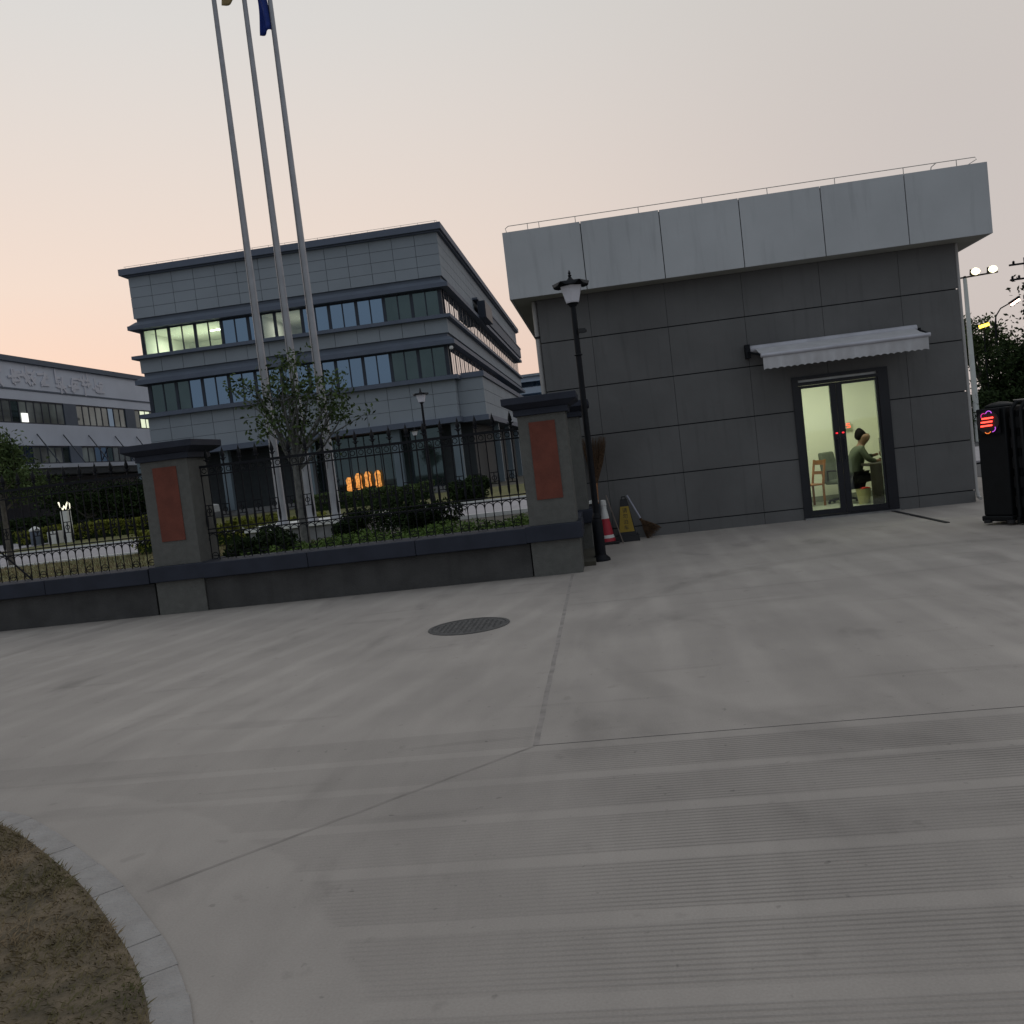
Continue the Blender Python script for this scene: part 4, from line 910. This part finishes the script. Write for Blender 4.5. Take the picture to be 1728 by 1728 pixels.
hedge('dark tall hedge in front of the factory ground floor',-44,-24,47,2.2,1.3,12000,leafD,.13)
hedge('dark low hedge at the foot of the office block right of the flagpoles',-16,-8.9,44,1.4,.8,6000,leafA,.08)
# ground cover right behind the coping
n=26000; p=np.column_stack([rng.uniform(-5.55,-1.15,n),rng.uniform(12.15,14.9,n),rng.uniform(.15,.62,n)]); p[:,2]+=.05*np.sin(p[:,0]*4)+.03*np.sin(p[:,1]*7+p[:,0]*9)
gc=quads('ground_cover',leafquads(p,.032,.4),leafG); tag(gc,'bright green leafy ground cover along the coping','ground cover',kind='stuff')
n=14000; p=np.column_stack([rng.uniform(-14,-6.6,n),rng.uniform(12.1,13.3,n),rng.uniform(.12,.50,n)])
gc=quads('ground_cover',leafquads(p,.03,.4),leafA); tag(gc,'low green planting behind the left fence bay','ground cover',kind='stuff')
lq=blades(22000,-22,-6.6,13,24.3,.10,lambda p:np.ones(len(p),bool),.12,.5,.006); tag(quads('grass',lq,MT['turf_dry']),'yellowing lawn grass between the left fence bay and the inner road','grass',kind='stuff')
# trees
def tree(label,base,h_tr,crown,nbr,nleaf,lsize,m,r0,group=None,cl=.28,bark_m=None,lean=(0,0)):
    t=thing('tree',label,'tree',group,loc=base); s=M(); bk=bark_m or bark
    top=(lean[0],lean[1],h_tr); s.tube([(0,0,-.1),(lean[0]*.4,lean[1]*.4,h_tr*.5),top],[r0,r0*.85,r0*.7],bk,10)
    tips=[]; (cc,cr)=crown
    for i in range(nbr):
        d=rng.normal(size=3); d/=np.linalg.norm(d); rr=rng.uniform(.45,1.)
        e=np.array(cc)+d*np.array(cr)*rr; e[2]=max(e[2],h_tr*.9)
        a=Vector(top)+Vector((0,0,-rng.uniform(0,.25)*h_tr)); e=Vector(e); mid=a.lerp(e,.5)+Vector(rng.normal(size=3))*.06*cr[0]+Vector((0,0,-.04*cr[2]))
        s.tube([a,mid,e],[r0*.42,r0*.24,r0*.07],bk,5); tips.append(e)
        for _ in range(3):
            e2=mid.lerp(e,rng.uniform(.3,.9))+Vector(rng.normal(size=3)*np.array(cr)*.26); s.tube([mid.lerp(e,.3),e2],[r0*.14,r0*.05],bk,4,False); tips.append(e2)
    s.build('trunk',t)
    T=np.array([tuple(q) for q in tips]); k=rng.integers(0,len(T),nleaf)
    p=T[k]+rng.normal(size=(nleaf,3)).clip(-1.25,1.25)*np.array(cr)*cl*rng.uniform(.3,1,(nleaf,1))
    quads('crown',leafquads(p,lsize),m,t); return t
barkg=pm('bark_grey',(.13,.13,.125),.9,.25,12,.5)
tree('sparse young tree in front of the flagpoles behind the fence',(-6.85,19.,.1),2.25,((0.35,0,3.35),(1.38,.8,1.0)),18,2300,.06,leafA,.11,cl=.22,bark_m=barkg)
tree('leafy tree cut by the left edge of the picture behind the fence',(-18.35,25,.1),2.2,((0.1,0,3.2),(1.1,1.1,1.1)),14,5200,.065,leafA,.11,cl=.30)
tree('dark tree before the factory ground floor, beyond the left fence bay',(-27.5,44,.1),1.2,((0,0,2.2),(3.0,1.6,.95)),14,5000,.12,leafD,.14,cl=.3)
tree('dim tree between the factory and the office block ground floor',(-24.6,46,.1),1.2,((0,0,2.1),(2.0,1.5,.9)),12,4000,.12,leafD,.14,cl=.3)
gt_='dark trees beyond the sliding gate'
tree('small round tree behind the white double lamp right of the guardhouse',(19.6,48,0),3.0,((0,0,5.0),(1.7,1.5,1.5)),16,5200,.10,leafA,.16,gt_,cl=.26)
tree('big dark tree crown at the right edge beyond the sliding gate',(22.6,44,0),2.6,((0,0,3.9),(2.7,2.2,2.7)),26,17000,.12,leafD,.25,gt_,cl=.30)
tree('dark tree filling the gap between the guardhouse and the right edge tree',(19.0,43,0),1.6,((0,0,2.6),(2.0,1.8,1.8)),20,11000,.11,leafD,.2,gt_,cl=.30)
tree('tall dark tree farther right beyond the gate, mostly out of the picture',(27,50,0),3.6,((0,0,5.6),(3.8,3,3.1)),20,13000,.14,leafD,.3,gt_,cl=.30)
hedge('dark hedge closing the view under the trees beyond the sliding gate',13,30,41,2.2,2.0,12000,leafD,.11,0)
# ---------------------------------------------------------------- lamps beyond the gate
t=thing('floodlight_mast','white mast with crossbar and two glaring floodlights right of the guardhouse','street lamp',loc=(15.95,40,0))
M().tube([(0,0,0),(0,0,7.0)],[.13,.08],pm('mast_white',(.55,.57,.54),.5,.05,3),12).build('pole',t)
M().tube([(-.6,0,7.02),(1.35,0,7.1)],.035,iron,8).build('crossbar',t); M().tube([(0,0,6.6),(0,0,7.1)],.05,iron,8).build('collar',t)
fl_=em('flood_glare',(1,.88,.55),3)
for x in (.40,1.10):
    hd=M(); hd.obox((x,-.0,7.22),(.16,.07,.12),Matrix.Rotation(.3,3,'X'),iron); ho=hd.build('floodlight',t)
    gl=M(); gl.lathe([(.02,-.15),(.12,-.10),(.165,0),(.12,.10),(.02,.15)],(x,-.15,7.22),fl_,16,1.15,.5); gl.build('lens',ho)
t=thing('curved_street_lamp','curved arm street lamp with pinkish lit head above the right trees','street lamp',loc=(19.15,45,0))
M().tube([(0,0,0),(0,0,5.2),(.05,0,5.7),(.3,0,6.05),(.75,0,6.25)],[.07,.05,.035,.03,.03],iron,8).build('pole',t)
M().obox((.95,0,6.36),(.26,.1,.05),Matrix.Rotation(-.5,3,'Y'),iron).build('lamp_head',t)
M().obox((.97,-.02,6.25),(.20,.09,.045),Matrix.Rotation(-.5,3,'Y'),em('lamp_pink',(1,.62,.50),8)).build('lens',t)
t=thing('amber_street_lamp','distant amber street lamp glowing among the trees','street lamp',loc=(17.32,41.9,0))
M().tube([(0,0,0),(0,0,5.0)],.03,iron,8).build('pole',t); M().obox((0,-.08,5.07),(.20,.06,.065),Matrix.Rotation(-.2,3,'Y'),em('lamp_amber',(1,.60,.05),6)).build('lens',t)
t=thing('utility_pole','utility pole with crossarms and insulators at the right edge','utility pole',loc=(20.75,45,0))
M().tube([(0,0,0),(0,0,8.3)],[.13,.09],pm('pole_concrete',(.2,.2,.2),.8),10).build('pole',t)
c_=M(); c_.box(-.75,.9,-.05,.05,7.98,8.06,iron); c_.box(-.75,.9,-.05,.05,7.28,7.36,iron); c_.build('crossarm',t)
for x,z in ((-.65,7.36),(-.35,7.36),(-.55,8.06)): M().lathe([(.03,0),(.07,.03),(.04,.06),(.07,.09),(.04,.12),(.02,.15)],(x,0,z),iron,8).build('insulator',t)
